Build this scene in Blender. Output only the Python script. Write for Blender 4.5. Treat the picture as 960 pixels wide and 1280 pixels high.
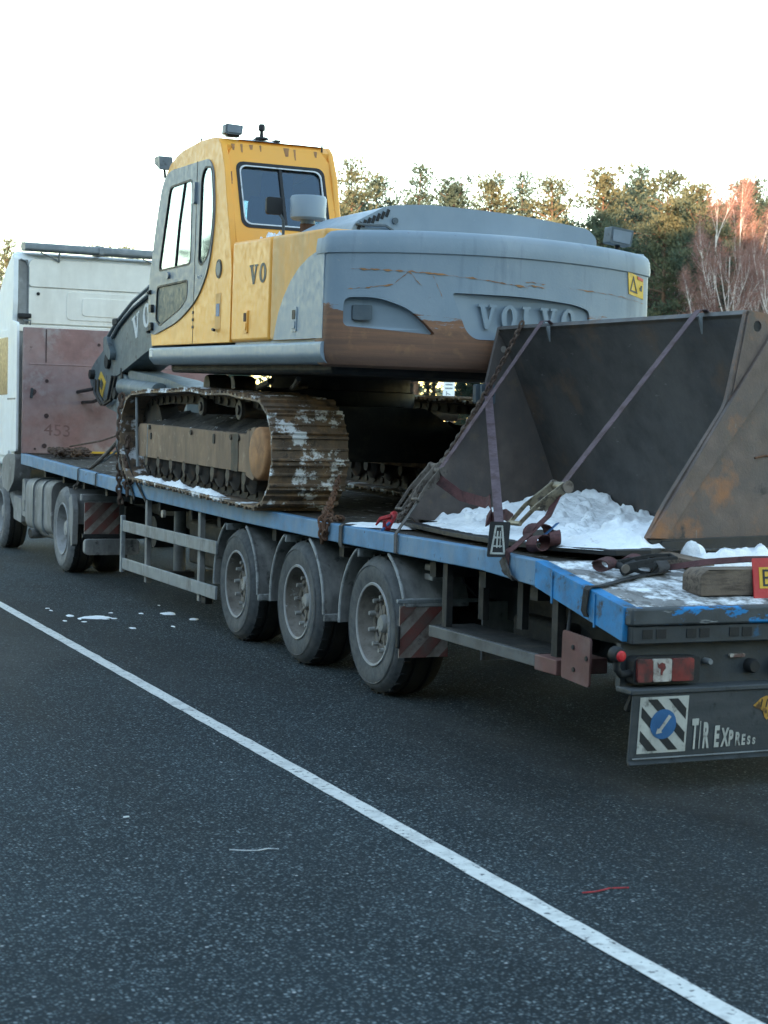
import bpy, bmesh, math, random
from mathutils import Vector, Matrix, Euler, noise
from mathutils.geometry import tessellate_polygon

R = math.radians
for o in list(bpy.data.objects):
    bpy.data.objects.remove(o)
scene = bpy.context.scene
col = scene.collection
random.seed(7)

# ------------------------------------------------------------------ camera
YAW, PITCH, ROLL = 0.41385, 0.04835, 0.02485
CAM = Vector((-4.144, -9.638, 1.678))
cd = bpy.data.cameras.new('camera')
cam = bpy.data.objects.new('camera', cd); col.objects.link(cam)
fw = Vector((math.sin(YAW)*math.cos(PITCH), math.cos(YAW)*math.cos(PITCH), -math.sin(PITCH)))
rt = Vector((math.cos(YAW), -math.sin(YAW), 0)); up = rt.cross(fw)
r2 = rt*math.cos(ROLL) + up*math.sin(ROLL); u2 = -rt*math.sin(ROLL) + up*math.cos(ROLL)
mw = Matrix((r2, u2, -fw)).transposed().to_4x4(); mw.translation = CAM
cam.matrix_world = mw
cd.sensor_fit = 'VERTICAL'; cd.sensor_height = 36.0; cd.lens = 2058.3/1280*36.0
cd.clip_start = 0.1; cd.clip_end = 3000
cd.dof.use_dof = True; cd.dof.focus_distance = 11.5; cd.dof.aperture_fstop = 5.6
scene.camera = cam
scene.render.resolution_x = 768; scene.render.resolution_y = 1024

# ------------------------------------------------------------------ sky and sun
SUN_EL = R(7.0)
SUN_AZ = math.atan2(-0.62, -0.78)          # compass bearing of the low sun, behind the camera
world = bpy.data.worlds.new('World'); scene.world = world
world.use_nodes = True
wn = world.node_tree
for n in list(wn.nodes): wn.nodes.remove(n)
sky = wn.nodes.new('ShaderNodeTexSky'); sky.sky_type = 'NISHITA'
sky.sun_disc = False; sky.sun_elevation = SUN_EL; sky.sun_rotation = SUN_AZ
sky.air_density = 1.0; sky.dust_density = 0.2; sky.ozone_density = 0.5; sky.altitude = 100
bg = wn.nodes.new('ShaderNodeBackground'); bg.inputs['Strength'].default_value = 0.15
wo = wn.nodes.new('ShaderNodeOutputWorld')
wn.links.new(sky.outputs[0], bg.inputs[0]); wn.links.new(bg.outputs[0], wo.inputs[0])
sd = bpy.data.lights.new('sun', 'SUN'); sd.energy = 3.2; sd.angle = R(0.5); sd.color = (1.0, 0.60, 0.36)
sun = bpy.data.objects.new('sun', sd); col.objects.link(sun)
sdir = Vector((math.sin(SUN_AZ)*math.cos(SUN_EL), math.cos(SUN_AZ)*math.cos(SUN_EL), math.sin(SUN_EL)))
sun.rotation_euler = sdir.to_track_quat('Z', 'Y').to_euler()
sun.location = (0, 0, 60)
scene.view_settings.view_transform = 'Standard'; scene.view_settings.look = 'None'
scene.view_settings.exposure = 2.85; scene.view_settings.gamma = 1.0
scene.view_settings.use_curve_mapping = False

# ------------------------------------------------------------------ materials
def nd(nt, t, **kw):
    n = nt.nodes.new(t)
    for k, v in kw.items(): setattr(n, k, v)
    return n
def rgba(c): return (c[0], c[1], c[2], 1.0)
MATS = {}
def mixc(nt, fac, a, b, blend='MIX'):
    m = nd(nt, 'ShaderNodeMix', data_type='RGBA', blend_type=blend)
    for sock, val in ((m.inputs[0], fac), (m.inputs[6], a), (m.inputs[7], b)):
        if hasattr(val, 'links'): nt.links.new(val, sock)
        elif isinstance(val, (int, float)): sock.default_value = val
        else: sock.default_value = rgba(val)
    return m.outputs[2]
def noise_fac(nt, vec, scale, lo, hi, detail=5, rough=.6, stretch=None):
    if stretch:
        mp = nd(nt, 'ShaderNodeMapping'); mp.inputs['Scale'].default_value = stretch
        nt.links.new(vec, mp.inputs[0]); vec = mp.outputs[0]
    n = nd(nt, 'ShaderNodeTexNoise'); n.inputs['Scale'].default_value = scale
    n.inputs['Detail'].default_value = detail; n.inputs['Roughness'].default_value = rough
    nt.links.new(vec, n.inputs['Vector'])
    mr = nd(nt, 'ShaderNodeMapRange'); mr.inputs[1].default_value = lo; mr.inputs[2].default_value = hi
    nt.links.new(n.outputs[0], mr.inputs[0])
    return mr.outputs[0], n.outputs[0]
def math_node(nt, op, a, b=None):
    m = nd(nt, 'ShaderNodeMath', operation=op)
    for i, v in enumerate((a, b)):
        if v is None: continue
        if hasattr(v, 'links'): nt.links.new(v, m.inputs[i])
        else: m.inputs[i].default_value = v
    return m.outputs[0]
def mat(name, c, rough=.6, metal=0., layers=(), var=.25, vs=9., bump=.15, bs=60., spec=.4, snow=None, coat=0, trans=None):
    """layers: (colour, noise scale, lo, hi, stretch or None)"""
    m = bpy.data.materials.new(name); m.use_nodes = True; nt = m.node_tree
    b = nt.nodes['Principled BSDF']
    geo = nd(nt, 'ShaderNodeNewGeometry'); vec = geo.outputs['Position']
    cur = rgba(c)
    f, _ = noise_fac(nt, vec, vs, .3, .7, 6)
    k = nd(nt, 'ShaderNodeMapRange'); k.inputs[3].default_value = 1-var; k.inputs[4].default_value = 1+var
    nt.links.new(f, k.inputs[0])
    hsv = nd(nt, 'ShaderNodeHueSaturation'); hsv.inputs['Color'].default_value = cur
    nt.links.new(k.outputs[0], hsv.inputs['Value']); cur = hsv.outputs[0]
    for (lc, ls, lo, hi, st) in layers:
        f, _ = noise_fac(nt, vec, ls, lo, hi, 7, .65, st)
        cur = mixc(nt, f, cur, lc)
    rsock = None
    if snow:
        f, _ = noise_fac(nt, vec, snow[0], snow[1], snow[2], 7, .7)
        if len(snow) > 3:       # only on faces that look up enough for snow to lie
            sep = nd(nt, 'ShaderNodeSeparateXYZ'); nt.links.new(geo.outputs['Normal'], sep.inputs[0])
            mr = nd(nt, 'ShaderNodeMapRange'); mr.inputs[1].default_value = snow[3]; mr.inputs[2].default_value = snow[3]+.3
            nt.links.new(sep.outputs[2], mr.inputs[0]); f = math_node(nt, 'MULTIPLY', f, mr.outputs[0])
        cur = mixc(nt, f, cur, (.80, .82, .84))
    nt.links.new(cur, b.inputs['Base Color'])
    b.inputs['Roughness'].default_value = rough; b.inputs['Metallic'].default_value = metal
    b.inputs['Specular IOR Level'].default_value = spec
    if coat: b.inputs['Coat Weight'].default_value = coat; b.inputs['Coat Roughness'].default_value = .15
    rf, rn = noise_fac(nt, vec, bs*.3, .3, .7, 4)
    rr = nd(nt, 'ShaderNodeMapRange'); rr.inputs[3].default_value = max(.03, rough-.12); rr.inputs[4].default_value = min(1, rough+.12)
    nt.links.new(rf, rr.inputs[0]); nt.links.new(rr.outputs[0], b.inputs['Roughness'])
    if bump:
        _, bn = noise_fac(nt, vec, bs, 0, 1, 5)
        bp = nd(nt, 'ShaderNodeBump'); bp.inputs['Strength'].default_value = bump; bp.inputs['Distance'].default_value = .01
        nt.links.new(bn, bp.inputs['Height']); nt.links.new(bp.outputs[0], b.inputs['Normal'])
    MATS[name] = m
    return m
RUST = (.145, .062, .033); DIRT = (.06, .052, .045)
mat('blue_paint', (.085, .215, .37), .6, layers=[((.16, .265, .375), 3.2, .44, .66, (1, 1, .5)), ((.05, .08, .11), 6, .60, .72, (1, 1, .35)), (DIRT, 9, .63, .71, None), ((.30, .33, .35), 14, .68, .74, None)], var=.3, bump=.2)
mat('bright_blue_paint', (.022, .20, .44), .55, layers=[((.03, .12, .22), 5, .5, .66, None), ((.035, .042, .05), 10, .57, .66, None), ((.10, .24, .38), 3, .55, .7, None)], var=.25)
mat('worn_rear_paint', (.065, .072, .076), .7, layers=[((.02, .22, .52), 4.5, .555, .59, (1, 1, 2.2)), ((.46, .46, .45), 9, .62, .69, (.4, 1, 3))], var=.3)
mat('rear_steel', (.040, .046, .050), .65, layers=[((.12, .12, .12), 12, .66, .74, (.5, 1, 2)), ((.025, .09, .17), 5, .63, .7, None)], var=.35)
mat('chassis_dark', (.020, .021, .022), .75, layers=[((.055, .048, .04), 5, .5, .7, None)], var=.4)
mat('deck_wood', (.050, .043, .036), .85, layers=[((.015, .014, .013), 6, .5, .62, (4, .6, 1)), ((.13, .12, .11), 9, .62, .72, None)], var=.45, vs=14, snow=(7, .60, .68, .6), bump=.4)
mat('tail_plate', (.20, .195, .19), .8, layers=[((.075, .068, .06), 8, .50, .62, (1.2, .5, 1)), ((.10, .075, .055), 15, .60, .68, None)], var=.35, snow=(6, .46, .58, .5), bump=.5)
mat('galvanised', (.24, .26, .27), .6, layers=[((.12, .12, .12), 6, .5, .7, (1, 1, .4)), ((.34, .35, .36), 13, .6, .7, None)], var=.2)
mat('fender_plastic', (.15, .15, .148), .8, layers=[((.33, .325, .31), 4, .42, .64, (1, 1, .3)), ((.05, .048, .045), 8, .58, .7, None)], var=.3)
mat('fender_edge', (.30, .31, .31), .7, layers=[((.12, .12, .12), 11, .5, .65, None)], var=.3)
mat('tyre_rubber', (.072, .078, .084), .85, layers=[((.12, .12, .12), 6, .45, .68, None)], var=.25, vs=25, bump=.25, bs=90)
mat('tread_rubber', (.020, .021, .022), .85, var=.3)
mat('rail_grey', (.10, .105, .11), .65, layers=[((.05, .05, .05), 6, .5, .7, None)], var=.25)
mat('rim_paint', (.20, .178, .155), .65, layers=[((.095, .08, .066), 10, .46, .64, None), ((.36, .355, .345), 16, .62, .7, None)], var=.35, vs=20)
mat('rim_dusty', (.33, .33, .33), .7, layers=[((.22, .21, .20), 9, .5, .66, None)], var=.2)
mat('hub_metal', (.30, .30, .29), .5, layers=[((.12, .10, .08), 18, .52, .64, None)], var=.3)
mat('stripe_red', (.20, .062, .052), .8, layers=[((.15, .105, .09), 5, .42, .66, None), ((.07, .055, .05), 9, .58, .7, None)], var=.3)
mat('stripe_white', (.34, .305, .27), .8, layers=[((.17, .125, .105), 5, .42, .66, None), ((.07, .055, .05), 9, .58, .7, None)], var=.3)
mat('brown_primer', (.15, .070, .062), .75, layers=[((.22, .15, .14), 2.2, .45, .68, None), ((.06, .035, .03), 10, .66, .72, None)], var=.25)
mat('headboard_brown', (.27, .150, .138), .7, layers=[((.36, .275, .265), 1.3, .42, .68, None), ((.40, .375, .365), 2.0, .58, .75, None), ((.10, .055, .05), 7, .68, .74, None)], var=.18)
mat('seam_dark', (.07, .04, .038), .8)
mat('red_plastic', (.22, .035, .032), .4, layers=[((.05, .032, .032), 8, .42, .6, None)], var=.3, bump=0)
mat('lamp_white', (.45, .42, .38), .35, layers=[((.14, .08, .07), 14, .5, .64, None)], var=.3, bump=0)
mat('lamp_red_bright', (.55, .03, .035), .3, var=.1, bump=0)
mat('black_rubber', (.017, .018, .019), .7, var=.3)
mat('bumper_plate', (.042, .050, .055), .65, layers=[((.07, .075, .08), 3, .5, .7, (.4, 1, 2)), ((.025, .028, .03), 9, .58, .7, None)], var=.2)
mat('sticker_white', (.48, .48, .44), .6, layers=[((.14, .14, .13), 12, .56, .66, None)], var=.2)
mat('sticker_black', (.022, .025, .028), .6)
mat('sticker_blue', (.035, .13, .30), .5, var=.2)
mat('gold_paint', (.50, .27, .05), .5, layers=[((.10, .06, .03), 20, .52, .62, None)], var=.3)
mat('white_cab', (.84, .86, .86), .55, layers=[((.72, .72, .69), 1.2, .48, .7, (1, 1, .4)), ((.46, .44, .41), 5, .68, .82, (2, 2, .3))], var=.05, bump=.03, spec=.3)
mat('cab_back_white', (.84, .80, .72), .55, layers=[((.68, .63, .55), 1.4, .46, .72, (1.6, 1, .35)), ((.40, .37, .34), 4, .70, .82, (2, 1, .3))], var=.05, bump=.04)
mat('grey_trim', (.16, .18, .19), .55, layers=[((.24, .25, .25), 4, .5, .7, None)], var=.2)
mat('dusty_grey', (.27, .27, .265), .75, layers=[((.15, .145, .14), 3, .45, .66, (1, 1, .5)), ((.38, .38, .37), 8, .6, .7, None)], var=.2)
mat('dark_glass', (.012, .014, .016), .4, spec=.2, var=0, bump=0)
mat('machine_yellow', (.90, .41, .062), .45, layers=[((.82, .395, .085), 1.1, .45, .72, None), ((.56, .33, .12), 4, .68, .82, (1, 1, .4)), ((.22, .09, .04), 13, .715, .75, None)], var=.03, bump=.015)
mat('faded_yellow', (.76, .385, .10), .6, layers=[((.58, .36, .15), 2, .46, .70, (1, 1, .35)), ((.42, .33, .22), 6, .62, .76, (1, 1, .3))], var=.05, bump=.03)
mat('machine_grey', (.230, .290, .345), .5, layers=[((.285, .34, .39), 1.2, .45, .72, (1, 1, .5)), ((.165, .21, .255), 4, .62, .78, (2, 2, .25)), ((.32, .36, .39), 22, .68, .74, None), ((.17, .085, .05), 17, .715, .745, None)], var=.04, bump=.02)
mat('dark_grey_paint', (.085, .110, .130), .5, layers=[((.13, .15, .16), 3, .48, .68, None), ((.045, .05, .055), 8, .6, .7, None)], var=.15, bump=.06)
mat('boom_grey', (.105, .135, .148), .55, layers=[((.16, .185, .195), 2.4, .46, .68, None), ((.045, .05, .055), 7, .58, .68, None)], var=.2, bump=.08)
mat('door_grey', (.185, .225, .265), .5, layers=[((.25, .285, .32), 3, .48, .7, None)], var=.1, bump=.04)
mat('teal_pane', (.045, .075, .085), .5, layers=[((.085, .115, .125), 2, .45, .7, None)], var=.2, bump=0, spec=.2)
mat('rubber_seal', (.015, .016, .018), .6, var=.2)
mat('rust_steel', (.150, .072, .040), .8, layers=[((.075, .045, .032), 4, .42, .64, None), ((.24, .115, .05), 9, .58, .7, None)], var=.35, bump=.4)
mat('rust_orange', (.36, .18, .08), .8, layers=[((.22, .115, .06), 6, .48, .66, None)], var=.3, bump=.2)
mat('frame_rust', (.27, .18, .115), .8, layers=[((.17, .115, .08), 3, .42, .62, (1, 1, .3)), ((.07, .055, .05), 7, .62, .72, (2, 2, .3)), ((.34, .25, .17), 10, .6, .7, None)], var=.25, bump=.3)
mat('track_steel', (.150, .108, .077), .7, layers=[((.26, .165, .095), 7, .48, .64, None), ((.06, .048, .040), 11, .56, .66, None)], var=.35, snow=(4.4, .535, .585), bump=.5)
mat('track_dark', (.08, .065, .052), .75, layers=[((.16, .11, .075), 9, .54, .66, None)], var=.35, bump=.4)
mat('roller_dark', (.042, .036, .031), .7, layers=[((.09, .06, .04), 9, .52, .66, None)], var=.35, bump=.3)
mat('mud', (.055, .048, .042), .9, layers=[((.03, .027, .025), 9, .5, .6, None)], var=.4, bump=.8, snow=(7, .62, .66, .2))
mat('chain_rust', (.085, .052, .038), .8, layers=[((.14, .10, .075), 20, .5, .65, None)], var=.35, bump=.3)
mat('chain_dirty', (.15, .125, .105), .75, layers=[((.06, .045, .035), 20, .5, .65, None)], var=.3, bump=.3)
mat('strap_mauve', (.125, .088, .100), .9, layers=[((.085, .055, .055), 12, .48, .62, None)], var=.25, bs=200, bump=.3)
mat('strap_maroon', (.105, .045, .045), .9, layers=[((.055, .03, .03), 12, .5, .64, None)], var=.3, bs=200, bump=.3)
mat('strap_grey', (.095, .088, .085), .9, layers=[((.05, .045, .04), 12, .5, .64, None)], var=.3, bs=200, bump=.3)
mat('strap_black', (.03, .03, .031), .9, var=.35, bs=200, bump=.3)
mat('ratchet_metal', (.30, .255, .18), .5, metal=.5, layers=[((.10, .085, .07), 22, .5, .62, None)], var=.3)
mat('hook_red', (.42, .03, .035), .5, layers=[((.12, .02, .02), 25, .55, .66, None)], var=.2)
mat('bucket_dark', (.060, .056, .053), .55, layers=[((.098, .088, .080), 2.2, .42, .66, (1, 1, .45)), ((.14, .092, .062), 3, .55, .74, (1, 1, .6)), ((.17, .16, .15), 30, .66, .72, (.3, .3, 1))], var=.3, vs=5, bump=.2, bs=40)
mat('bucket_brown', (.140, .104, .088), .65, layers=[((.105, .088, .082), 3, .45, .64, None), ((.30, .135, .062), 2.6, .52, .66, None), ((.045, .04, .038), 3.2, .62, .68, None), ((.24, .22, .20), 26, .67, .72, (1, 1, .3))], var=.3, bump=.25)
mat('bucket_inner', (.135, .108, .094), .65, layers=[((.088, .080, .078), 2.5, .42, .62, (1, 1, .5)), ((.20, .145, .09), 4, .58, .75, None)], var=.25, bump=.2)
mat('cutting_edge', (.020, .020, .021), .6, var=.4)
mat('snow', (.90, .92, .94), .8, layers=[((.74, .77, .80), 6, .48, .68, None), ((.50, .47, .44), 14, .62, .74, None), ((.30, .27, .24), 40, .70, .74, None)], var=.05, bump=1.0, bs=38, spec=.25)
mat('old_wood', (.16, .12, .09), .85, layers=[((.075, .055, .042), 6, .48, .62, (1, 8, 8))], var=.3, bump=.5)
mat('sign_red', (.52, .035, .04), .5, var=.1)
mat('sign_yellow', (.72, .43, .04), .5, var=.1)
mat('decal_yellow', (.66, .42, .05), .5, layers=[((.45, .30, .08), 14, .55, .7, None)], var=.12)
mat('letter_white', (.62, .64, .65), .6, layers=[((.35, .37, .38), 18, .55, .66, None)], var=.1)
mat('letter_dark', (.075, .085, .08), .6, var=.2)
mat('chalk_grey', (.185, .105, .098), .9, var=.3)
mat('seat_black', (.016, .018, .022), .8, var=.3)
mat('hose_black', (.014, .014, .015), .5, var=.2)
mat('pine_bark', (.17, .105, .07), .9, layers=[((.07, .055, .045), 2, .48, .62, (1, 1, .3))], var=.35, bump=0)
mat('birch_bark', (.56, .53, .50), .8, layers=[((.10, .09, .085), 1.6, .60, .66, (1, 1, 2.5))], var=.2, bump=0)
mat('twig', (.24, .135, .115), .9, var=.3, vs=1.2, bump=0)
mat('road_sign_white', (.78, .80, .80), .5, var=.05)
mat('hill_ground', (.05, .06, .035), .95, var=.4, vs=.3, bump=0)
mat('field', (.16, .14, .10), .95, layers=[((.70, .72, .75), .15, .5, .58, None)], var=.3, vs=.6, bump=0)

# needle foliage: matt, a little light comes through
def foliage(name, c1, c2):
    m = bpy.data.materials.new(name); m.use_nodes = True; nt = m.node_tree
    b = nt.nodes['Principled BSDF']
    geo = nd(nt, 'ShaderNodeNewGeometry')
    f, _ = noise_fac(nt, geo.outputs['Position'], .55, .35, .65, 4)
    c = mixc(nt, f, c1, c2); nt.links.new(c, b.inputs['Base Color'])
    b.inputs['Roughness'].default_value = .8; b.inputs['Specular IOR Level'].default_value = .2
    tr = nd(nt, 'ShaderNodeBsdfTranslucent'); nt.links.new(c, tr.inputs[0])
    mx = nd(nt, 'ShaderNodeMixShader'); mx.inputs[0].default_value = .25
    nt.links.new(b.outputs[0], mx.inputs[1]); nt.links.new(tr.outputs[0], mx.inputs[2])
    nt.links.new(mx.outputs[0], nt.nodes['Material Output'].inputs[0])
    MATS[name] = m
foliage('needles', (.042, .078, .070), (.064, .098, .074))
foliage('needles_sunlit', (.070, .105, .078), (.120, .128, .070))  # yellower copy for pines in sun; the sunlight is put into its colour

# clear cab glass: thin pane, part see-through and part mirror
def glass(name, tint, refl):
    m = bpy.data.materials.new(name); m.use_nodes = True; nt = m.node_tree
    nt.nodes.remove(nt.nodes['Principled BSDF'])
    t = nd(nt, 'ShaderNodeBsdfTransparent'); t.inputs[0].default_value = rgba(tint)
    g = nd(nt, 'ShaderNodeBsdfGlossy'); g.inputs['Roughness'].default_value = .03; g.inputs[0].default_value = (.74, .88, 1, 1)
    fr = nd(nt, 'ShaderNodeFresnel'); fr.inputs[0].default_value = 1.5
    ad = math_node(nt, 'ADD', fr.outputs[0], refl)
    mx = nd(nt, 'ShaderNodeMixShader'); nt.links.new(ad, mx.inputs[0])
    nt.links.new(t.outputs[0], mx.inputs[1]); nt.links.new(g.outputs[0], mx.inputs[2])
    nt.links.new(mx.outputs[0], nt.nodes['Material Output'].inputs[0])
    MATS[name] = m
glass('cab_glass', (.82, .92, .96), .20)
glass('cab_glass_blue', (.40, .52, .60), .05)

# asphalt: dark binder, pale stone chips, dusty and damp areas
def asphalt():
    m = bpy.data.materials.new('asphalt'); m.use_nodes = True; nt = m.node_tree
    b = nt.nodes['Principled BSDF']
    geo = nd(nt, 'ShaderNodeNewGeometry'); vec = geo.outputs['Position']
    f1, _ = noise_fac(nt, vec, .8, .35, .68, 6)
    c = mixc(nt, f1, (.0100, .0165, .0215), (.0185, .0285, .0355))
    # stones of two sizes, each with its own grey
    def stones(scale, lo, hi, dist, col_, cin, seed):
        mp = nd(nt, 'ShaderNodeMapping'); mp.inputs['Location'].default_value = (seed, seed*.7, 0); nt.links.new(vec, mp.inputs[0])
        vo = nd(nt, 'ShaderNodeTexVoronoi'); vo.inputs['Scale'].default_value = scale; nt.links.new(mp.outputs[0], vo.inputs['Vector'])
        sp = nd(nt, 'ShaderNodeSeparateColor'); nt.links.new(vo.outputs['Color'], sp.inputs[0])
        mr = nd(nt, 'ShaderNodeMapRange'); mr.inputs[1].default_value = lo; mr.inputs[2].default_value = hi; nt.links.new(sp.outputs[0], mr.inputs[0])
        ins = nd(nt, 'ShaderNodeMapRange'); ins.inputs[1].default_value = dist; ins.inputs[2].default_value = dist*.6; nt.links.new(vo.outputs['Distance'], ins.inputs[0])
        f = math_node(nt, 'MULTIPLY', mr.outputs[0], ins.outputs[0])
        return mixc(nt, f, cin, col_), f
    c, fa = stones(92, .30, 1.0, .55, (.105, .138, .155), c, 0)
    c, fb = stones(58, .70, 1.0, .45, (.215, .26, .28), c, 3.3)
    c, fc = stones(26, .955, .97, .20, (.42, .44, .45), c, 7.1)
    # worn lanes, damp streaks and pale salt dust, drawn out along the road
    f2, _ = noise_fac(nt, vec, .55, .44, .66, 5, .6, (1.0, .16, 1))
    c = mixc(nt, math_node(nt, 'MULTIPLY', f2, .70), c, (.0065, .009, .0105))
    f3, _ = noise_fac(nt, vec, .42, .54, .72, 6, .65, (1, .40, 1))
    c = mixc(nt, math_node(nt, 'MULTIPLY', f3, .30), c, (.105, .110, .110))
    f4, _ = noise_fac(nt, vec, 2.2, .66, .72, 6, .6)
    c = mixc(nt, math_node(nt, 'MULTIPLY', f4, .55), c, (.009, .011, .013))
    nt.links.new(c, b.inputs['Base Color'])
    b.inputs['Specular IOR Level'].default_value = .14
    rr = nd(nt, 'ShaderNodeMapRange'); rr.inputs[3].default_value = .95; rr.inputs[4].default_value = .80
    nt.links.new(f2, rr.inputs[0]); nt.links.new(rr.outputs[0], b.inputs['Roughness'])
    _, bn = noise_fac(nt, vec, 85, 0, 1, 4)
    hh = math_node(nt, 'ADD', bn, math_node(nt, 'ADD', fa, fb))
    bp = nd(nt, 'ShaderNodeBump'); bp.inputs['Strength'].default_value = .6; bp.inputs['Distance'].default_value = .007
    nt.links.new(hh, bp.inputs['Height']); nt.links.new(bp.outputs[0], b.inputs['Normal'])
    MATS['asphalt'] = m
asphalt()
mat('line_paint', (.58, .58, .555), .7, layers=[((.38, .38, .37), 9, .5, .68, None), ((.07, .075, .08), 30, .58, .64, None), ((.08, .085, .09), 3, .66, .73, None)], var=.12, vs=20, bump=.3)

# counterweight: grey paint above, worn to rust along its lower half (measured up from the machine's own base)
def counterweight_mat():
    m = bpy.data.materials.new('counterweight_paint'); m.use_nodes = True; nt = m.node_tree
    b = nt.nodes['Principled BSDF']
    tc = nd(nt, 'ShaderNodeTexCoord'); vec = tc.outputs['Object']
    f, _ = noise_fac(nt, vec, 2.4, .42, .7, 6, .6, (1, 1, .5))
    c = mixc(nt, f, (.225, .288, .345), (.29, .345, .395))
    f, _ = noise_fac(nt, vec, 4, .56, .74, 6, .6, (2, 2, .25))
    c = mixc(nt, f, c, (.165, .21, .255))
    f, _ = noise_fac(nt, vec, 22, .66, .72, 6)
    c = mixc(nt, f, c, (.31, .34, .37))
    f, _ = noise_fac(nt, vec, 13, .69, .72, 7, .7)
    c = mixc(nt, f, c, (.17, .085, .05))
    sp = nd(nt, 'ShaderNodeSeparateXYZ'); nt.links.new(vec, sp.inputs[0])
    _, n1 = noise_fac(nt, vec, 1.6, 0, 1, 6, .62)
    _, n2 = noise_fac(nt, vec, 6, 0, 1, 8, .75, (.35, .35, 3.5))
    edge = math_node(nt, 'ADD', math_node(nt, 'MULTIPLY', n1, .20), math_node(nt, 'MULTIPLY', n2, .42))
    edge = math_node(nt, 'ADD', edge, 1.125)
    lft = nd(nt, 'ShaderNodeMapRange'); lft.inputs[1].default_value = .15; lft.inputs[2].default_value = -.02; lft.inputs[4].default_value = .13
    nt.links.new(sp.outputs[0], lft.inputs[0]); edge = math_node(nt, 'ADD', edge, lft.outputs[0])
    d = math_node(nt, 'SUBTRACT', edge, sp.outputs[2])
    mr = nd(nt, 'ShaderNodeMapRange'); mr.inputs[1].default_value = -.004; mr.inputs[2].default_value = .006; nt.links.new(d, mr.inputs[0])
    f, _ = noise_fac(nt, vec, 4, .40, .62, 8, .72, (.22, .22, 6))
    rc = mixc(nt, f, (.30, .145, .08), (.185, .10, .066))
    f, _ = noise_fac(nt, vec, 12, .56, .72, 5)
    rc = mixc(nt, f, rc, (.36, .185, .09))
    dk = nd(nt, 'ShaderNodeMapRange'); dk.inputs[1].default_value = .10; dk.inputs[2].default_value = .30; nt.links.new(d, dk.inputs[0])
    rc = mixc(nt, math_node(nt, 'MULTIPLY', dk.outputs[0], .55), rc, (.11, .07, .055))
    c = mixc(nt, mr.outputs[0], c, rc)
    nt.links.new(c, b.inputs['Base Color']); b.inputs['Roughness'].default_value = .58
    b.inputs['Specular IOR Level'].default_value = .4
    _, bn = noise_fac(nt, vec, 50, 0, 1, 4)
    hh = math_node(nt, 'SUBTRACT', bn, math_node(nt, 'MULTIPLY', mr.outputs[0], .6))
    bp = nd(nt, 'ShaderNodeBump'); bp.inputs['Strength'].default_value = .12; bp.inputs['Distance'].default_value = .01
    nt.links.new(hh, bp.inputs['Height']); nt.links.new(bp.outputs[0], b.inputs['Normal'])
    MATS['counterweight_paint'] = m
counterweight_mat()

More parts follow.
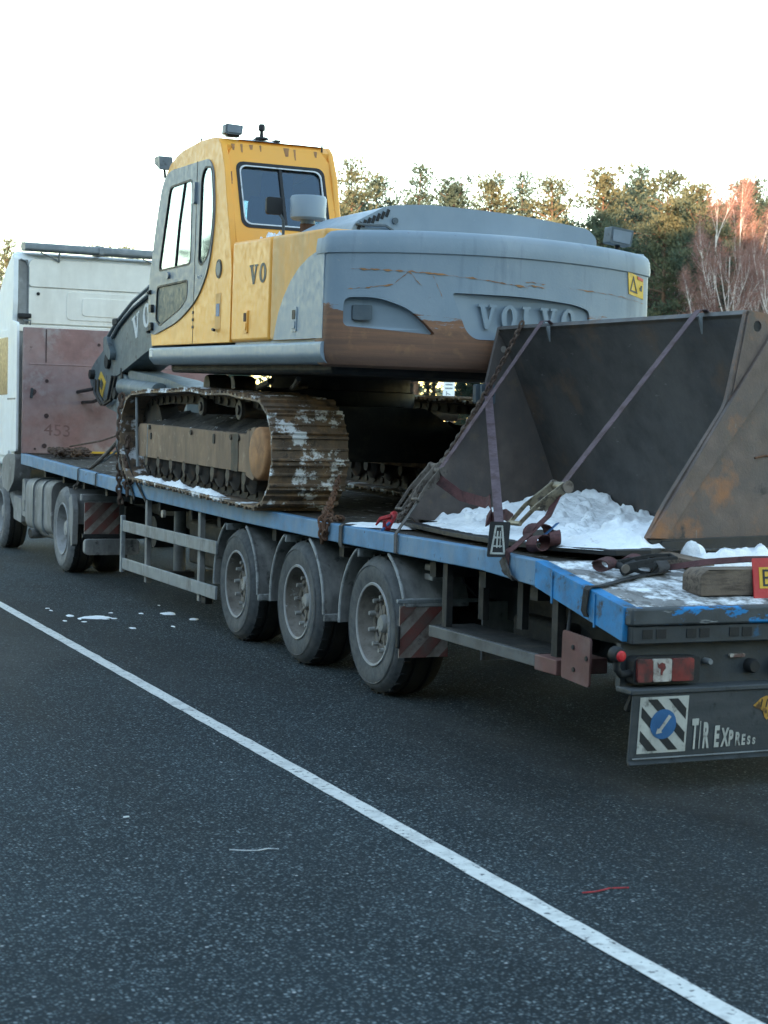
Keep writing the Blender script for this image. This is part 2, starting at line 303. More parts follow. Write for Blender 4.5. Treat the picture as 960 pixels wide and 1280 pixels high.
# ------------------------------------------------------------------ mesh helpers
class MB:
    def __init__(s): s.v = []; s.f = []
    def add(s, vs, fs):
        n = len(s.v); s.v += [Vector(v) for v in vs]; s.f += [tuple(i+n for i in f) for f in fs]; return s
    def box(s, x0, x1, y0, y1, z0, z1, M=None):
        vs = [Vector((x, y, z)) for x in (x0, x1) for y in (y0, y1) for z in (z0, z1)]
        if M: vs = [M @ v for v in vs]
        return s.add(vs, [(0, 1, 3, 2), (4, 6, 7, 5), (0, 4, 5, 1), (2, 3, 7, 6), (0, 2, 6, 4), (1, 5, 7, 3)])
    def prism(s, poly, axis, a, b, holes=(), M=None):
        """poly in the two other axes (x:(y,z) y:(x,z) z:(x,y)); a, b numbers or functions of the 2D point"""
        fa = a if callable(a) else (lambda p: a); fb = b if callable(b) else (lambda p: b)
        def pt(p, w):
            return Vector((w, p[0], p[1])) if axis == 'x' else Vector((p[0], w, p[1])) if axis == 'y' else Vector((p[0], p[1], w))
        loops = [list(poly)] + [list(h) for h in holes]
        allp = [p for l in loops for p in l]; n = len(allp)
        tris = tessellate_polygon([[Vector((p[0], p[1], 0)) for p in l] for l in loops])
        vs = [pt(p, fa(p)) for p in allp] + [pt(p, fb(p)) for p in allp]
        if M: vs = [M @ v for v in vs]
        fs = [tuple(t) for t in tris] + [tuple(i+n for i in reversed(t)) for t in tris]
        k = 0
        for l in loops:
            m = len(l)
            for i in range(m):
                j = (i+1) % m; fs.append((k+i, k+j, k+j+n, k+i+n))
            k += m
        return s.add(vs, fs)
    def tube(s, pts, r, n=8, closed=False, cap=True):
        pts = [Vector(p) for p in pts]; m = len(pts); rs = r if isinstance(r, (list, tuple)) else [r]*m
        ref = None; vs = []
        for i, p in enumerate(pts):
            if closed: t = pts[(i+1) % m]-pts[i-1]
            else: t = pts[min(i+1, m-1)]-pts[max(i-1, 0)]
            t.normalize()
            if ref is None:
                ref = Vector((0, 0, 1)) if abs(t.z) < .9 else Vector((1, 0, 0))
            a = (ref - t*ref.dot(t)).normalized(); b = t.cross(a); ref = a
            for k in range(n):
                an = 2*math.pi*k/n; vs.append(p + (a*math.cos(an)+b*math.sin(an))*rs[i])
        fs = []
        for i in range(m if closed else m-1):
            j = (i+1) % m
            for k in range(n):
                l = (k+1) % n; fs.append((i*n+k, i*n+l, j*n+l, j*n+k))
        if cap and not closed: fs += [tuple(range(n-1, -1, -1)), tuple((m-1)*n+k for k in range(n))]
        return s.add(vs, fs)
    def cyl(s, p0, p1, r, n=16, r1=None):
        return s.tube([p0, p1], [r, r if r1 is None else r1], n)
    def lathe(s, prof, axis, c, n=32, closed=False):
        """prof: (radius, offset along axis)"""
        c = Vector(c); vs = []; m = len(prof)
        for k in range(n):
            an = 2*math.pi*k/n; ca, sa = math.cos(an), math.sin(an)
            for (r, a) in prof:
                d = (a, r*ca, r*sa) if axis == 'x' else (r*ca, a, r*sa) if axis == 'y' else (r*ca, r*sa, a)
                vs.append(c+Vector(d))
        fs = []
        for k in range(n):
            l = (k+1) % n
            for i in range(m if closed else m-1):
                j = (i+1) % m; fs.append((k*m+i, k*m+j, l*m+j, l*m+i))
        return s.add(vs, fs)
    def strap(s, pts, wdir, w, t):
        """flat webbing: rectangle swept along pts; wdir one direction or one for each point"""
        pts = [Vector(p) for p in pts]; m = len(pts); vs = []
        for i, p in enumerate(pts):
            tg = (pts[min(i+1, m-1)]-pts[max(i-1, 0)]).normalized()
            wd = Vector(wdir[i] if isinstance(wdir[0], (list, tuple, Vector)) else wdir)
            wd = (wd - tg*wd.dot(tg)).normalized(); nn = tg.cross(wd)
            for (a, b) in ((-1, -1), (1, -1), (1, 1), (-1, 1)): vs.append(p+wd*(a*w/2)+nn*(b*t/2))
        fs = [(3, 2, 1, 0), tuple((m-1)*4+k for k in range(4))]
        for i in range(m-1):
            for k in range(4):
                l = (k+1) % 4; fs.append((i*4+k, i*4+l, i*4+4+l, i*4+4+k))
        return s.add(vs, fs)
    def mesh(s, name, smooth=True, ang=38):
        me = bpy.data.meshes.new(name)
        me.from_pydata([tuple(v) for v in s.v], [], s.f)
        bm = bmesh.new(); bm.from_mesh(me)
        bmesh.ops.recalc_face_normals(bm, faces=bm.faces); bm.to_mesh(me); bm.free()
        if smooth:
            me.polygons.foreach_set('use_smooth', [True]*len(me.polygons)); me.set_sharp_from_angle(angle=R(ang))
        return me
    def build(s, name, material, parent=None, bevel=0, seg=2, loc=None, rot=None, smooth=True, ang=38):
        o = bpy.data.objects.new(name, s.mesh(name, smooth, ang))
        return link(o, material, parent, bevel, seg, loc, rot)
def link(o, material, parent=None, bevel=0, seg=2, loc=None, rot=None):
    col.objects.link(o)
    if material: o.data.materials.clear(); o.data.materials.append(MATS[material])
    if parent: o.parent = parent
    if loc is not None: o.location = loc
    if rot is not None: o.rotation_euler = rot
    if bevel:
        m = o.modifiers.new('bevel', 'BEVEL'); m.width = bevel; m.segments = seg; m.limit_method = 'ANGLE'; m.angle_limit = R(35)
        m.harden_normals = False
    return o
def tag(o, label=None, cat=None, group=None, kind=None):
    if label: o['label'] = label
    if cat: o['category'] = cat
    if group: o['group'] = group
    if kind: o['kind'] = kind
    return o
def thing(name, label, cat, loc=(0, 0, 0), rot=(0, 0, 0), group=None):
    o = bpy.data.objects.new(name, None); col.objects.link(o); o.location = loc; o.rotation_euler = rot
    o.empty_display_size = .2
    return tag(o, label, cat, group)
def copy_tree(o, parent=None):
    kids = list(o.children)
    c = o.copy(); col.objects.link(c); c.parent = parent
    for k in kids: copy_tree(k, c)
    return c
def arc(cx, cy, r, a0, a1, n):
    return [(cx+r*math.cos(R(a0+(a1-a0)*i/n)), cy+r*math.sin(R(a0+(a1-a0)*i/n))) for i in range(n+1)]
def rrect(x0, x1, y0, y1, r, n=4):
    return arc(x1-r, y1-r, r, 0, 90, n)+arc(x0+r, y1-r, r, 90, 180, n)+arc(x0+r, y0+r, r, 180, 270, n)+arc(x1-r, y0+r, r, 270, 360, n)
def round_poly(pts, r, n=4):
    out = []; m = len(pts)
    for i in range(m):
        p = Vector(pts[i]); a = Vector(pts[i-1])-p; b = Vector(pts[(i+1) % m])-p
        d = min(r if not isinstance(r, (list, tuple)) else r[i], a.length*.45, b.length*.45)
        p0 = p+a.normalized()*d; p1 = p+b.normalized()*d
        for k in range(n+1):
            t = k/n; q = p0*(1-t)**2+p*2*t*(1-t)+p1*t*t; out.append((q.x, q.y))
    return out
def shrink(poly, d):
    c = [sum(p[i] for p in poly)/len(poly) for i in (0, 1)]
    w = max(p[0] for p in poly)-min(p[0] for p in poly); h = max(p[1] for p in poly)-min(p[1] for p in poly)
    return [(c[0]+(p[0]-c[0])*(1-2*d/w), c[1]+(p[1]-c[1])*(1-2*d/h)) for p in poly]
def bearing(px, dist):
    a = YAW+math.atan((px-480)/2058.3)
    return Vector((CAM.x+dist*math.sin(a), CAM.y+dist*math.cos(a), 0))
def top_z(px, y, dist): return CAM.z+dist*(541+(px-480)*.025-y)/2058.3
def text_mesh(name, body, size, material, parent, M, extrude=.002, sx=1, sy=1, bold=0):
    cu = bpy.data.curves.new(name, 'FONT'); cu.body = body; cu.size = size; cu.extrude = extrude; cu.offset = bold
    tmp = bpy.data.objects.new('tmp', cu); col.objects.link(tmp)
    bpy.context.view_layer.update()
    me = bpy.data.meshes.new_from_object(tmp.evaluated_get(bpy.context.evaluated_depsgraph_get()))
    bpy.data.objects.remove(tmp); me.name = name
    me.transform(M @ Matrix.Diagonal((sx, sy, 1, 1)))
    o = bpy.data.objects.new(name, me)
    return link(o, material, parent)
def frame(xa, ya, o):
    """matrix with local x along xa, y along ya, origin o"""
    xa = Vector(xa).normalized(); ya = Vector(ya).normalized(); za = xa.cross(ya)
    m = Matrix((xa, ya, za)).transposed().to_4x4(); m.translation = o
    return m
def clip_poly(poly, x0, x1, z0, z1):
    def cut(P, f, inter):
        out = []
        for i in range(len(P)):
            a, b = P[i-1], P[i]
            if f(b):
                if not f(a): out.append(inter(a, b))
                out.append(b)
            elif f(a): out.append(inter(a, b))
        return out
    def ix(v): return lambda a, b: (v, a[1]+(b[1]-a[1])*(v-a[0])/(b[0]-a[0]))
    def iz(v): return lambda a, b: (a[0]+(b[0]-a[0])*(v-a[1])/(b[1]-a[1]), v)
    for f, it in ((lambda p: p[0] >= x0, ix(x0)), (lambda p: p[0] <= x1, ix(x1)), (lambda p: p[1] >= z0, iz(z0)), (lambda p: p[1] <= z1, iz(z1))):
        if poly: poly = cut(poly, f, it)
    return poly

# ================================================================== the setting
g = MB(); g.add([(-900, -900, -.012), (900, -900, -.012), (900, 900, -.012), (-900, 900, -.012)], [(0, 1, 2, 3)])
tag(g.build('ground', 'field'), kind='structure')
g = MB(); g.add([(-16, -250, 0), (9, -250, 0), (9, 500, 0), (-16, 500, 0)], [(0, 1, 2, 3)])
tag(g.build('road', 'asphalt'), kind='structure')
# painted edge line, its rims a little ragged
ml = MB(); N = 600; vs = []; fs = []
for i in range(N+1):
    y = -9+i*(70/N)
    vs += [(-1.322+.006*noise.noise((y*4, 0, 0))+.004*noise.noise((y*19, 3, 0)), y, .004), (-1.230+.006*noise.noise((y*4, 7, 0))+.004*noise.noise((y*19, 9, 0)), y, .004)]
    if i: fs.append((2*i-2, 2*i-1, 2*i+1, 2*i))
ml.add(vs, fs)
tag(ml.build('lane_line', 'line_paint'), kind='structure')

# unseen rise added behind the photographer, shaped to shade the road, not the treetops
hd = Vector((math.sin(SUN_AZ), math.cos(SUN_AZ))); hp = Vector((-hd.y, hd.x))
h = MB(); vs = []; fs = []; n = 130; cs = (24, 40, 52, 60, 110, 160)
for i in range(n+1):
    t = -330+660*i/n
    q_ = min(1, max(0, (t+24)/28)); top = 33.0-5.4*q_*q_*(3-2*q_)+2.2*noise.noise((t*.05, 1, 0))+1.6*noise.noise((t*.16, 5, 0))+1.2*noise.noise((t*.5, 9, 0))
    for d, k in zip(cs, (-.02, .55, .98, 1.0, .8, -.02)):
        p = Vector((-2, -2))+hd*d+hp*t
        vs.append((p.x, p.y, k*top))
m = len(cs)
for i in range(n):
    for j in range(m-1): fs.append((i*m+j, i*m+j+1, (i+1)*m+j+1, (i+1)*m+j))
h.add(vs, fs)
tag(h.build('sun_blocking_rise', 'hill_ground'), kind='structure')

# ------------------------------------------------------------------ trees
def pine_mesh(seed, H=16.0, low=.38, wide=3.2, lev=15):
    """Scots pine: bare stem, irregular plates of needle tufts on rising limbs"""
    rnd = random.Random(seed)
    tr = MB(); pts = []; bx, by = rnd.uniform(-.5, .5), rnd.uniform(-.5, .5)
    for i in range(9):
        t = i/8; pts.append((bx*math.sin(t*2.6)*t, by*math.sin(t*2.1+1)*t, -.3+H*t*.97))
    tr.tube(pts, [.20*(1-.86*i/8) for i in range(9)], 7)
    def trunk_at(t):
        f = t*8; i = min(int(f), 7); return Vector(pts[i]).lerp(Vector(pts[i+1]), f-i)
    for i in range(9):          # dead lower limbs
        t = rnd.uniform(min(.14, low*.6), low); a = rnd.uniform(0, 6.28); L = rnd.uniform(.5, 1.6); p = trunk_at(t)
        tr.tube([p, p+Vector((math.cos(a)*L*.6, math.sin(a)*L*.6, .1)), p+Vector((math.cos(a)*L, math.sin(a)*L, -.05))], [.03, .02, .008], 4)
    vs = []; fs = []
    def tuft(c, rad, k):
        for _ in range(k):
            d = Vector((rnd.gauss(0, .48), rnd.gauss(0, .48), rnd.gauss(0, .30)))*rad
            q = c+d
            ax = (d.normalized()*.7+Vector((rnd.uniform(-.6, .6), rnd.uniform(-.6, .6), rnd.uniform(.1, 1.0)))).normalized()
            sd_ = ax.cross(Vector((rnd.uniform(-1, 1), rnd.uniform(-1, 1), rnd.uniform(-1, 1)))).normalized()
            L = rnd.uniform(.14, .30); w = rnd.uniform(.035, .075); n0 = len(vs)
            vs.extend([q-sd_*w, q+sd_*w, q+ax*L]); fs.append((n0, n0+1, n0+2))
    for i in range(lev):
        t = low+(1-low)*((i+rnd.uniform(.1, .9))/lev)
        u = (t-low)/(1-low)
        env = wide*((1-u)**.8*.6+(1-u**2)*.4)*(.55+.45*min(1, u*3))*rnd.choice((.45, .7, .9, 1.05, 1.25))+.30
        p = trunk_at(min(t, .985)); a0 = rnd.uniform(0, 6.28)
        for b in range(rnd.choice((2, 3, 3, 4))):
            a = a0+b*2.1+rnd.uniform(-.6, .6); L = env*rnd.uniform(.45, 1.1)
            rise = rnd.uniform(-.15, .30)+.55*u
            tip = p+Vector((math.cos(a)*L, math.sin(a)*L, L*rise))
            mid = p.lerp(tip, .5)+Vector((0, 0, .10*L))
            tr.tube([p, mid, tip], [.05*(1.2-u)+.01, .03*(1.2-u)+.008, .008], 4)
            for s in range(max(2, int(L*3.0))):
                f = rnd.uniform(.30, 1.08); c = p.lerp(mid, f*2) if f < .5 else mid.lerp(tip, (f-.5)*2)
                sp_ = .10+.22*f*L*.5
                c = c+Vector((rnd.gauss(0, sp_), rnd.gauss(0, sp_), rnd.gauss(.10, .14)))
                tuft(c, rnd.uniform(.38, .80), int(rnd.uniform(28, 50)))
    tuft(trunk_at(.97), .5, 70)
    return tr.mesh('pine_trunk'), raw_mesh('pine_crown', vs, fs)
def raw_mesh(name, vs, fs):
    me = bpy.data.meshes.new(name); me.from_pydata([tuple(v) for v in vs], [], fs); return me
def birch_mesh(seed, H=13.0, fork=False):
    rnd = random.Random(seed); tr = MB(); tips = []
    def limb(p, d, L, r, depth):
        pts = [p]; q = Vector(p); dd = Vector(d)
        for i in range(5):
            dd = (dd+Vector((rnd.gauss(0, .08), rnd.gauss(0, .08), .05))).normalized(); q = q+dd*(L/5); pts.append(q.copy())
        tr.tube(pts, [r*(1-.75*i/5) for i in range(6)], 6 if depth == 0 else 4)
        if depth < 2:
            for i in range(9 if depth == 0 else 6):
                f = rnd.uniform(.42 if depth == 0 else .2, 1); k = min(4, int(f*5)); b = pts[k].lerp(pts[k+1], f*5-k if f < 1 else 1)
                a = rnd.uniform(0, 6.28); nd_ = (dd*.75+Vector((math.cos(a), math.sin(a), .1))*rnd.uniform(.22, .50)).normalized()
                limb(b, nd_, L*(1-f*.55)*(.48 if depth == 0 else .5), r*.42, depth+1)
        tips.append((pts[2], pts[5], L))
    if fork:
        limb(Vector((0, 0, -.2)), Vector((.12, 0, 1)), H*.95, .10, 0); limb(Vector((.05, .05, -.2)), Vector((-.26, .1, 1)), H*.8, .08, 0)
    else: limb(Vector((0, 0, -.2)), Vector((rnd.uniform(-.05, .05), rnd.uniform(-.05, .05), 1)), H, .105, 0)
    vs = []; fs = []
    for (a, b, L) in tips:
        for _ in range(int(46+L*10)):
            p = a.lerp(b, rnd.uniform(.1, 1.05))+Vector((rnd.gauss(0, .16), rnd.gauss(0, .16), rnd.gauss(0, .16)))
            if p.z < H*.33: continue
            d = Vector((rnd.gauss(0, .6), rnd.gauss(0, .6), rnd.uniform(-.2, 1))).normalized()*rnd.uniform(.3, .8)
            sd_ = d.cross(Vector((rnd.random(), rnd.random(), rnd.random()))).normalized()*rnd.uniform(.006, .014)
            n0 = len(vs); vs.extend([p-sd_, p+sd_, p+d]); fs.append((n0, n0+1, n0+2))
    return tr.mesh('birch_trunk'), raw_mesh('birch_crown', vs, fs)
PINES = [pine_mesh(s, low=l, wide=w, lev=k) for s, l, w, k in ((1, .34, 4.0, 18), (2, .44, 3.6, 15), (3, .30, 4.6, 19), (4, .40, 4.6, 16), (5, .38, 3.4, 17), (6, .28, 4.2, 20), (7, .05, 3.8, 24))]
BIRCHES = [birch_mesh(11), birch_mesh(12, fork=True), birch_mesh(13), birch_mesh(14, fork=True)]
def tree(kind, variant, loc, height, rz, label, group=None, pale=False, wide=.9):
    tm, cm = (PINES if kind == 'pine' else BIRCHES)[variant]
    t = thing('pine_tree' if kind == 'pine' else 'birch_tree', label, 'tree', loc, (0, 0, rz), group)
    s = height/(16.0 if kind == 'pine' else 13.0)
    for nm, me, m in (('trunk', tm, 'pine_bark' if kind == 'pine' else 'birch_bark'), ('crown', cm, ('needles_sunlit' if pale else 'needles') if kind == 'pine' else 'twig')):
        o = bpy.data.objects.new(nm, me); col.objects.link(o); o.parent = t; o.scale = (s*wide, s*wide, s)
        if not me.materials: me.materials.append(MATS[m])
        o.material_slots[0].link = 'OBJECT'; o.material_slots[0].material = MATS[m]
    return t
rt_ = random.Random(3)
front = [  # image bearing, top row, distance, variant, sunlit needle colour, what singles it out
    ('pine', 4, 297, 150, 2, True, 'sunlit orange pine at the far left edge above the truck roof'),
    ('pine', 118, 300, 175, 0, True, 'left of two far pines peeping over the truck roof bar'),
    ('pine', 152, 302, 180, 3, True, 'right of two far pines peeping over the truck roof bar'),
    ('pine', 430, 187, 105, 4, True, 'tall thin crowned pine just right of the yellow cab'),
    ('pine', 462, 208, 112, 3, False, 'lower pine between the cab and the broad round crowned pine'),
    ('pine', 517, 196, 108, 2, False, 'broad round crowned pine above the left of the engine hood'),
    ('pine', 562, 207, 108, 0, False, 'slender dark pine above the engine hood, right of the round crowned one'),
    ('pine', 607, 203, 106, 0, True, 'golden topped pine above the middle of the engine hood'),
    ('pine', 640, 207, 110, 2, False, 'pale pine close behind the golden topped pine above the hood'),
    ('pine', 676, 211, 104, 3, True, 'orange lit pine left of the gap of sky'),
    ('pine', 748, 196, 88, 0, True, 'tallest pine, just right of the gap of sky'),
    ('pine', 785, 201, 92, 2, False, 'dark dense pine right of the tallest pine'),
    ('pine', 826, 206, 86, 3, True, 'pine with pale top above the right end of the counterweight'),
    ('pine', 862, 220, 84, 5, True, 'yellow topped pine left of the pinkish birches'),
    ('pine', 948, 246, 104, 1, False, 'dark pine at the right edge behind the birches'),
    ('pine', 1010, 215, 92, 0, False, 'pine just beyond the right edge of the birches'),
    ('birch', 887, 236, 80, 0, False, 'white stemmed birch next to the yellow topped pine'),
    ('birch', 897, 252, 78, 1, False, 'forked white birch over the middle of the loader bucket'),
    ('birch', 915, 230, 82, 2, False, 'pink topped birch right of the forked birch'),
    ('birch', 934, 260, 84, 3, False, 'reddish birch with a leaning second stem near the right edge'),
    ('birch', 955, 268, 79, 0, False, 'straight white birch at the right edge of the wood'),
    ('birch', 985, 262, 84, 2, False, 'birch standing right of the straight white birch at the edge'),
]
for kind, px, y, d, v, pale, lab in front:
    tree(kind, v, bearing(px, d), top_z(px, y+1, d)*(.985 if kind == 'pine' else .84), rt_.uniform(0, 6.28), lab, 'trees of the wood beside the road', pale, 1.0 if kind == 'pine' else .8)
for px, lo, hi, n, d0, d1 in ((-60, 322, 345, 6, 190, 230), (110, 318, 345, 9, 190, 240), (405, 232, 275, 22, 116, 145), (720, 222, 295, 32, 94, 135), (900, 258, 330, 16, 94, 130)):
    for i in range(n):
        x = px+rt_.uniform(0, 1)*(170 if px < 400 else 290 if px == 405 else 260 if px == 720 else 170)
        d = rt_.uniform(d0, d1); y = rt_.uniform(lo, hi)
        if 686 < x < 738: y = max(y, 272)
        tree('pine', rt_.randrange(6), bearing(x, d), top_z(x, y, d), rt_.uniform(0, 6.28), 'dark pine deep in the wood behind the front row of trees', 'pines deep in the wood')
for i in range(9):
    x = rt_.uniform(800, 1000); d = rt_.uniform(86, 100)
    tree('birch', rt_.randrange(4), bearing(x, d), top_z(x, rt_.uniform(300, 340), d)*.85, rt_.uniform(0, 6.28), 'young thin birch in the undergrowth at the right of the wood', 'young birches in the undergrowth')

for i in range(26):
    x = rt_.uniform(390, 640) if i < 13 else rt_.uniform(640, 1010); d = rt_.uniform(108, 150); hh = rt_.uniform(5, 8.5)
    tree('pine', 6, bearing(x, d), hh, rt_.uniform(0, 6.28), 'low young pine between the trunks of the wood', 'young pines in the thicket')
for i in range(18):          # the wood on the other side of the road, which shows in the cab windows
    tree('pine', rt_.randrange(6), Vector((rt_.uniform(-40, -27), 10+i*7+rt_.uniform(-3, 3), 0)), rt_.uniform(11, 14.5), rt_.uniform(0, 6.28), 'pine across the road from the truck, mirrored in the cab windows', 'pines across the road')
# the far edge of the wood, one mass on the horizon
rw = random.Random(99); vs = []; fs = []
for i in range(42000):
    a = R(rw.uniform(-50, 75)); d = rw.uniform(215, 260); hh = 9.0+2.5*noise.noise((a*18, 0, 0))+1.5*noise.noise((a*70, 3, 0))
    q = Vector((CAM.x+d*math.sin(a), CAM.y+d*math.cos(a), hh*rw.random()**.8))
    ax = Vector((rw.uniform(-1, 1), rw.uniform(-1, 1), rw.uniform(.2, 1))).normalized()*rw.uniform(.5, 1.3)
    sd_ = ax.cross(Vector((rw.uniform(-1, 1), rw.uniform(-1, 1), rw.uniform(-1, 1)))).normalized()*rw.uniform(.2, .45)
    n0 = len(vs); vs += [q-sd_, q+sd_, q+ax]; fs.append((n0, n0+1, n0+2))
fo = bpy.data.objects.new('far_wood', raw_mesh('far_wood', vs, fs)); link(fo, 'needles')
tag(fo, 'dark far edge of the wood along the horizon', 'wood', kind='stuff')
# road sign seen through the gap under the excavator body
p = bearing(557, 62); sg = thing('road_sign', 'white road sign with red bottom band seen under the excavator body', 'sign', p, (0, 0, -YAW))
MB().cyl((0, .04, 0), (0, .04, 3.7), .04, 10).build('pole', 'galvanised', sg)
MB().prism(rrect(-.22, .22, 2.88, 3.74, .04), 'y', 0, .02).build('panel', 'road_sign_white', sg)
MB().box(-.17, .17, -.004, -.001, 2.92, 3.0).build('red_band', 'sign_red', sg)
for z, w in ((3.5, .26), (3.36, .28)): MB().box(-w/2, w/2, -.004, -.001, z, z+.05).build('text_bar', 'grey_trim', sg)
MB().prism([(-.1, 3.12), (-.07, 3.12), (-.07, 3.18), (.06, 3.14), (.06, 3.17), (-.07, 3.21), (-.07, 3.28), (-.1, 3.28)], 'y', -.004, -.001).build('arrow', 'grey_trim', sg)

# ================================================================== flatbed semi-trailer
TR = thing('flatbed_trailer', 'blue flatbed semi-trailer carrying the excavator and the loader bucket', 'trailer')
DK = [(11.22, 1.30, 1.165), (6.4, 1.148, 1.016), (2.6, 1.078, .95), (.5, 1.052, .932), (-1.55, 1.050, .930), (-2.17, 1.035, .900), (-3.04, .885, .720)]
def deck_z(y):
    for (a, za, _), (b, zb, _) in zip(DK, DK[1:]):
        if b <= y <= a: return zb+(za-zb)*(y-b)/(a-b)
    return DK[0][1] if y > 0 else DK[-1][1]
side = [(y, t) for y, t, b in DK]+[(y, b) for y, t, b in reversed(DK)]
MB().prism(side[:6]+side[8:], 'x', 0, .07).build('side_beam', 'blue_paint', TR, bevel=.006)
MB().prism([side[5], side[6], side[7], side[8]], 'x', -.004, .07).build('tail_beam', 'bright_blue_paint', TR, bevel=.006)
MB().prism(side, 'x', 2.43, 2.5).build('side_beam', 'blue_paint', TR, bevel=.006)
# raised weld lips on the tail beam
for y in (-2.36, -2.78): MB().box(-.010, -.003, y-.006, y+.006, deck_z(y)-.17, deck_z(y)-.01).build('weld_seam', 'bright_blue_paint', TR)
# deck boards run lengthwise; the tail is a steel plate
nb = 12; w = 2.36/nb
for i in range(nb):
    x0 = .07+i*w; dz = random.uniform(-.004, .002)
    top = [(y, t-.008+dz) for y, t, b in DK[:6]]; bot = [(y, z-.045) for y, z in reversed(top)]
    MB().prism(top+bot, 'x', x0+.004, x0+w-.004).build('plank', 'deck_wood', TR, bevel=.003, seg=1)
MB().prism([(-2.172, 1.031), (-3.03, .884), (-3.03, .85), (-2.172, .995)], 'x', .07, 2.43).build('tail_plate', 'tail_plate', TR)
# frame below
for x in (.62, 1.78):
    MB().prism([(11.0, 1.18), (6.4, 1.02), (2.6, .95), (-2.1, .90), (-3.0, .72), (-3.0, .66), (-2.2, .56), (4.2, .50), (6.2, .70), (11.0, 1.0)], 'x', x, x+.12).build('main_beam', 'chassis_dark', TR)
for y in [10.2, 9.2, 8.2, 7.2, 6.2, 5.2, 4.2, 3.4, 2.05, .7, -.75, -1.4, -2.0]:
    z = deck_z(y)-.14
    MB().box(.09, 2.41, y-.04, y+.04, z-.09, z).build('cross_member', 'chassis_dark', TR)
for y in (-1.25, -1.72, -2.12):
    MB().box(.16, .20, y-.03, y+.03, .62, .90).build('stanchion', 'chassis_dark', TR)
MB().box(.5, 2.0, -1.6, -1.0, .45, .62).build('air_tank_box', 'chassis_dark', TR, bevel=.03)

for y0, y1 in ((-2.1, -.75), (3.35, 5.2), (5.9, 7.4)):  # dark boxes added on the far side to darken the view under the trailer
    MB().box(1.95, 2.42, y0, y1, .38, .86).build('dark_filler_box', 'chassis_dark', TR, bevel=.03)
MB().box(.75, 1.75, -2.7, -.5, .40, .62).build('rear_tank', 'chassis_dark', TR, bevel=.05)
# wheels --------------------------------------------------------
WR = .448
def wheel_parts(parent, loc, flip, Rr, rimr, wdt, rim_mat='rim_paint', deep=.115, drive=False, tm='tyre_rubber'):
    """wheel whose outer face looks to -x at local x=0; returns the tyre part"""
    rot = (0, 0, math.pi) if flip else (0, 0, 0)
    sh = .045
    prof = [(rimr-.012, .03), (rimr+.004, .002), (rimr+.03, -.004), (rimr+(Rr-rimr)*.45, -.012), (rimr+(Rr-rimr)*.72, -.004), (Rr-.03, .018), (Rr-.010, .045), (Rr, .075),
            (Rr, wdt*.33-.008), (Rr-.014, wdt*.33), (Rr-.014, wdt*.33+.010), (Rr, wdt*.33+.018), (Rr, wdt*.66-.008), (Rr-.014, wdt*.66), (Rr-.014, wdt*.66+.010), (Rr, wdt*.66+.018),
            (Rr, wdt-.075), (Rr-.03, wdt-.018), (rimr+.03, wdt+.004), (rimr-.012, wdt-.03)]
    ty = MB().lathe(prof[:7], 'x', (0, 0, 0), 56).build('tyre', tm, parent, loc=loc, rot=rot)
    MB().lathe(prof[6:], 'x', (0, 0, 0), 56).build('tread', 'tread_rubber', ty)
    # tread blocks on the shoulder
    for k in range(28):
        M = Matrix.Rotation(2*math.pi*k/28, 4, 'X')
        MB().box(.040, .085, -.010, .010, Rr-.030, Rr+.002, M).build('tread_block', 'tread_rubber', ty)
    # moulded ring on the sidewall
    MB().lathe([(rimr+(Rr-rimr)*.60, -.010), (rimr+(Rr-rimr)*.62, -.0135), (rimr+(Rr-rimr)*.645, -.010)], 'x', (0, 0, 0), 56).build('sidewall_ring', tm, ty)
    if not drive:
        rp = [(rimr-.012, .06), (rimr+.006, .004), (rimr-.002, -.006), (rimr-.012, -.002), (rimr-.022, .03), (rimr-.035, deep-.04), (rimr-.055, deep-.01), (rimr-.075, deep),
              (.135, deep-.022), (.12, deep-.03), (.05, deep-.03)]
    else:
        rp = [(rimr-.012, .06), (rimr+.006, .004), (rimr-.002, -.006), (rimr-.014, -.002), (rimr-.025, .04), (rimr-.04, .10), (.17, .15), (.15, .135), (.05, .135)]
    rim = MB().lathe(rp, 'x', (0, 0, 0), 48).build('rim', rim_mat, ty)
    MB().lathe([(rimr+.007, .003), (rimr+.001, -.008), (rimr-.012, -.005), (rimr-.014, .006)], 'x', (0, 0, 0), 48).build('rim_lip', 'rim_dusty', ty)
    if not drive:
        # spider: ten webs, nuts and a hub cap
        MB().lathe([(.150, deep-.004), (.152, deep-.026), (.158, deep-.032), (.186, deep-.032), (.193, deep-.026), (.196, deep+.002)], 'x', (0, 0, 0), 40).build('nut_ring', rim_mat, ty)
        for k in range(10):
            a = 2*math.pi*k/10; M = Matrix.Rotation(a, 4, 'X')
            MB().box(deep-.036, deep-.018, -.013, .013, .066, .153, M).build('web', rim_mat, ty, bevel=.004)
            MB().cyl(M @ Vector((deep-.030, 0, .172)), M @ Vector((deep-.072, 0, .172)), .0175, 8, .014).build('nut', 'hub_metal', ty)
            M2 = Matrix.Rotation(a+math.pi/10, 4, 'X')
            MB().prism(rrect(-.022, .022, .085, .142, .016, 3), 'x', deep-.0275, deep-.020, M=M2).build('hand_hole', 'black_rubber', ty)
        MB().lathe([(.0005, deep-.066), (.045, deep-.064), (.058, deep-.052), (.064, deep-.02), (.08, deep-.016)], 'x', (0, 0, 0), 28).build('hub_cap', 'hub_metal', ty)
    else:
        MB().lathe([(.0005, .03), (.08, .035), (.105, .06), (.112, .14)], 'x', (0, 0, 0), 28).build('hub_cap', rim_mat, ty)
        for k in range(10):
            a = 2*math.pi*k/10; M = Matrix.Rotation(a, 4, 'X')
            MB().cyl(M @ Vector((.135, 0, .145)), M @ Vector((.105, 0, .145)), .014, 8).build('nut', rim_mat, ty)
    return ty
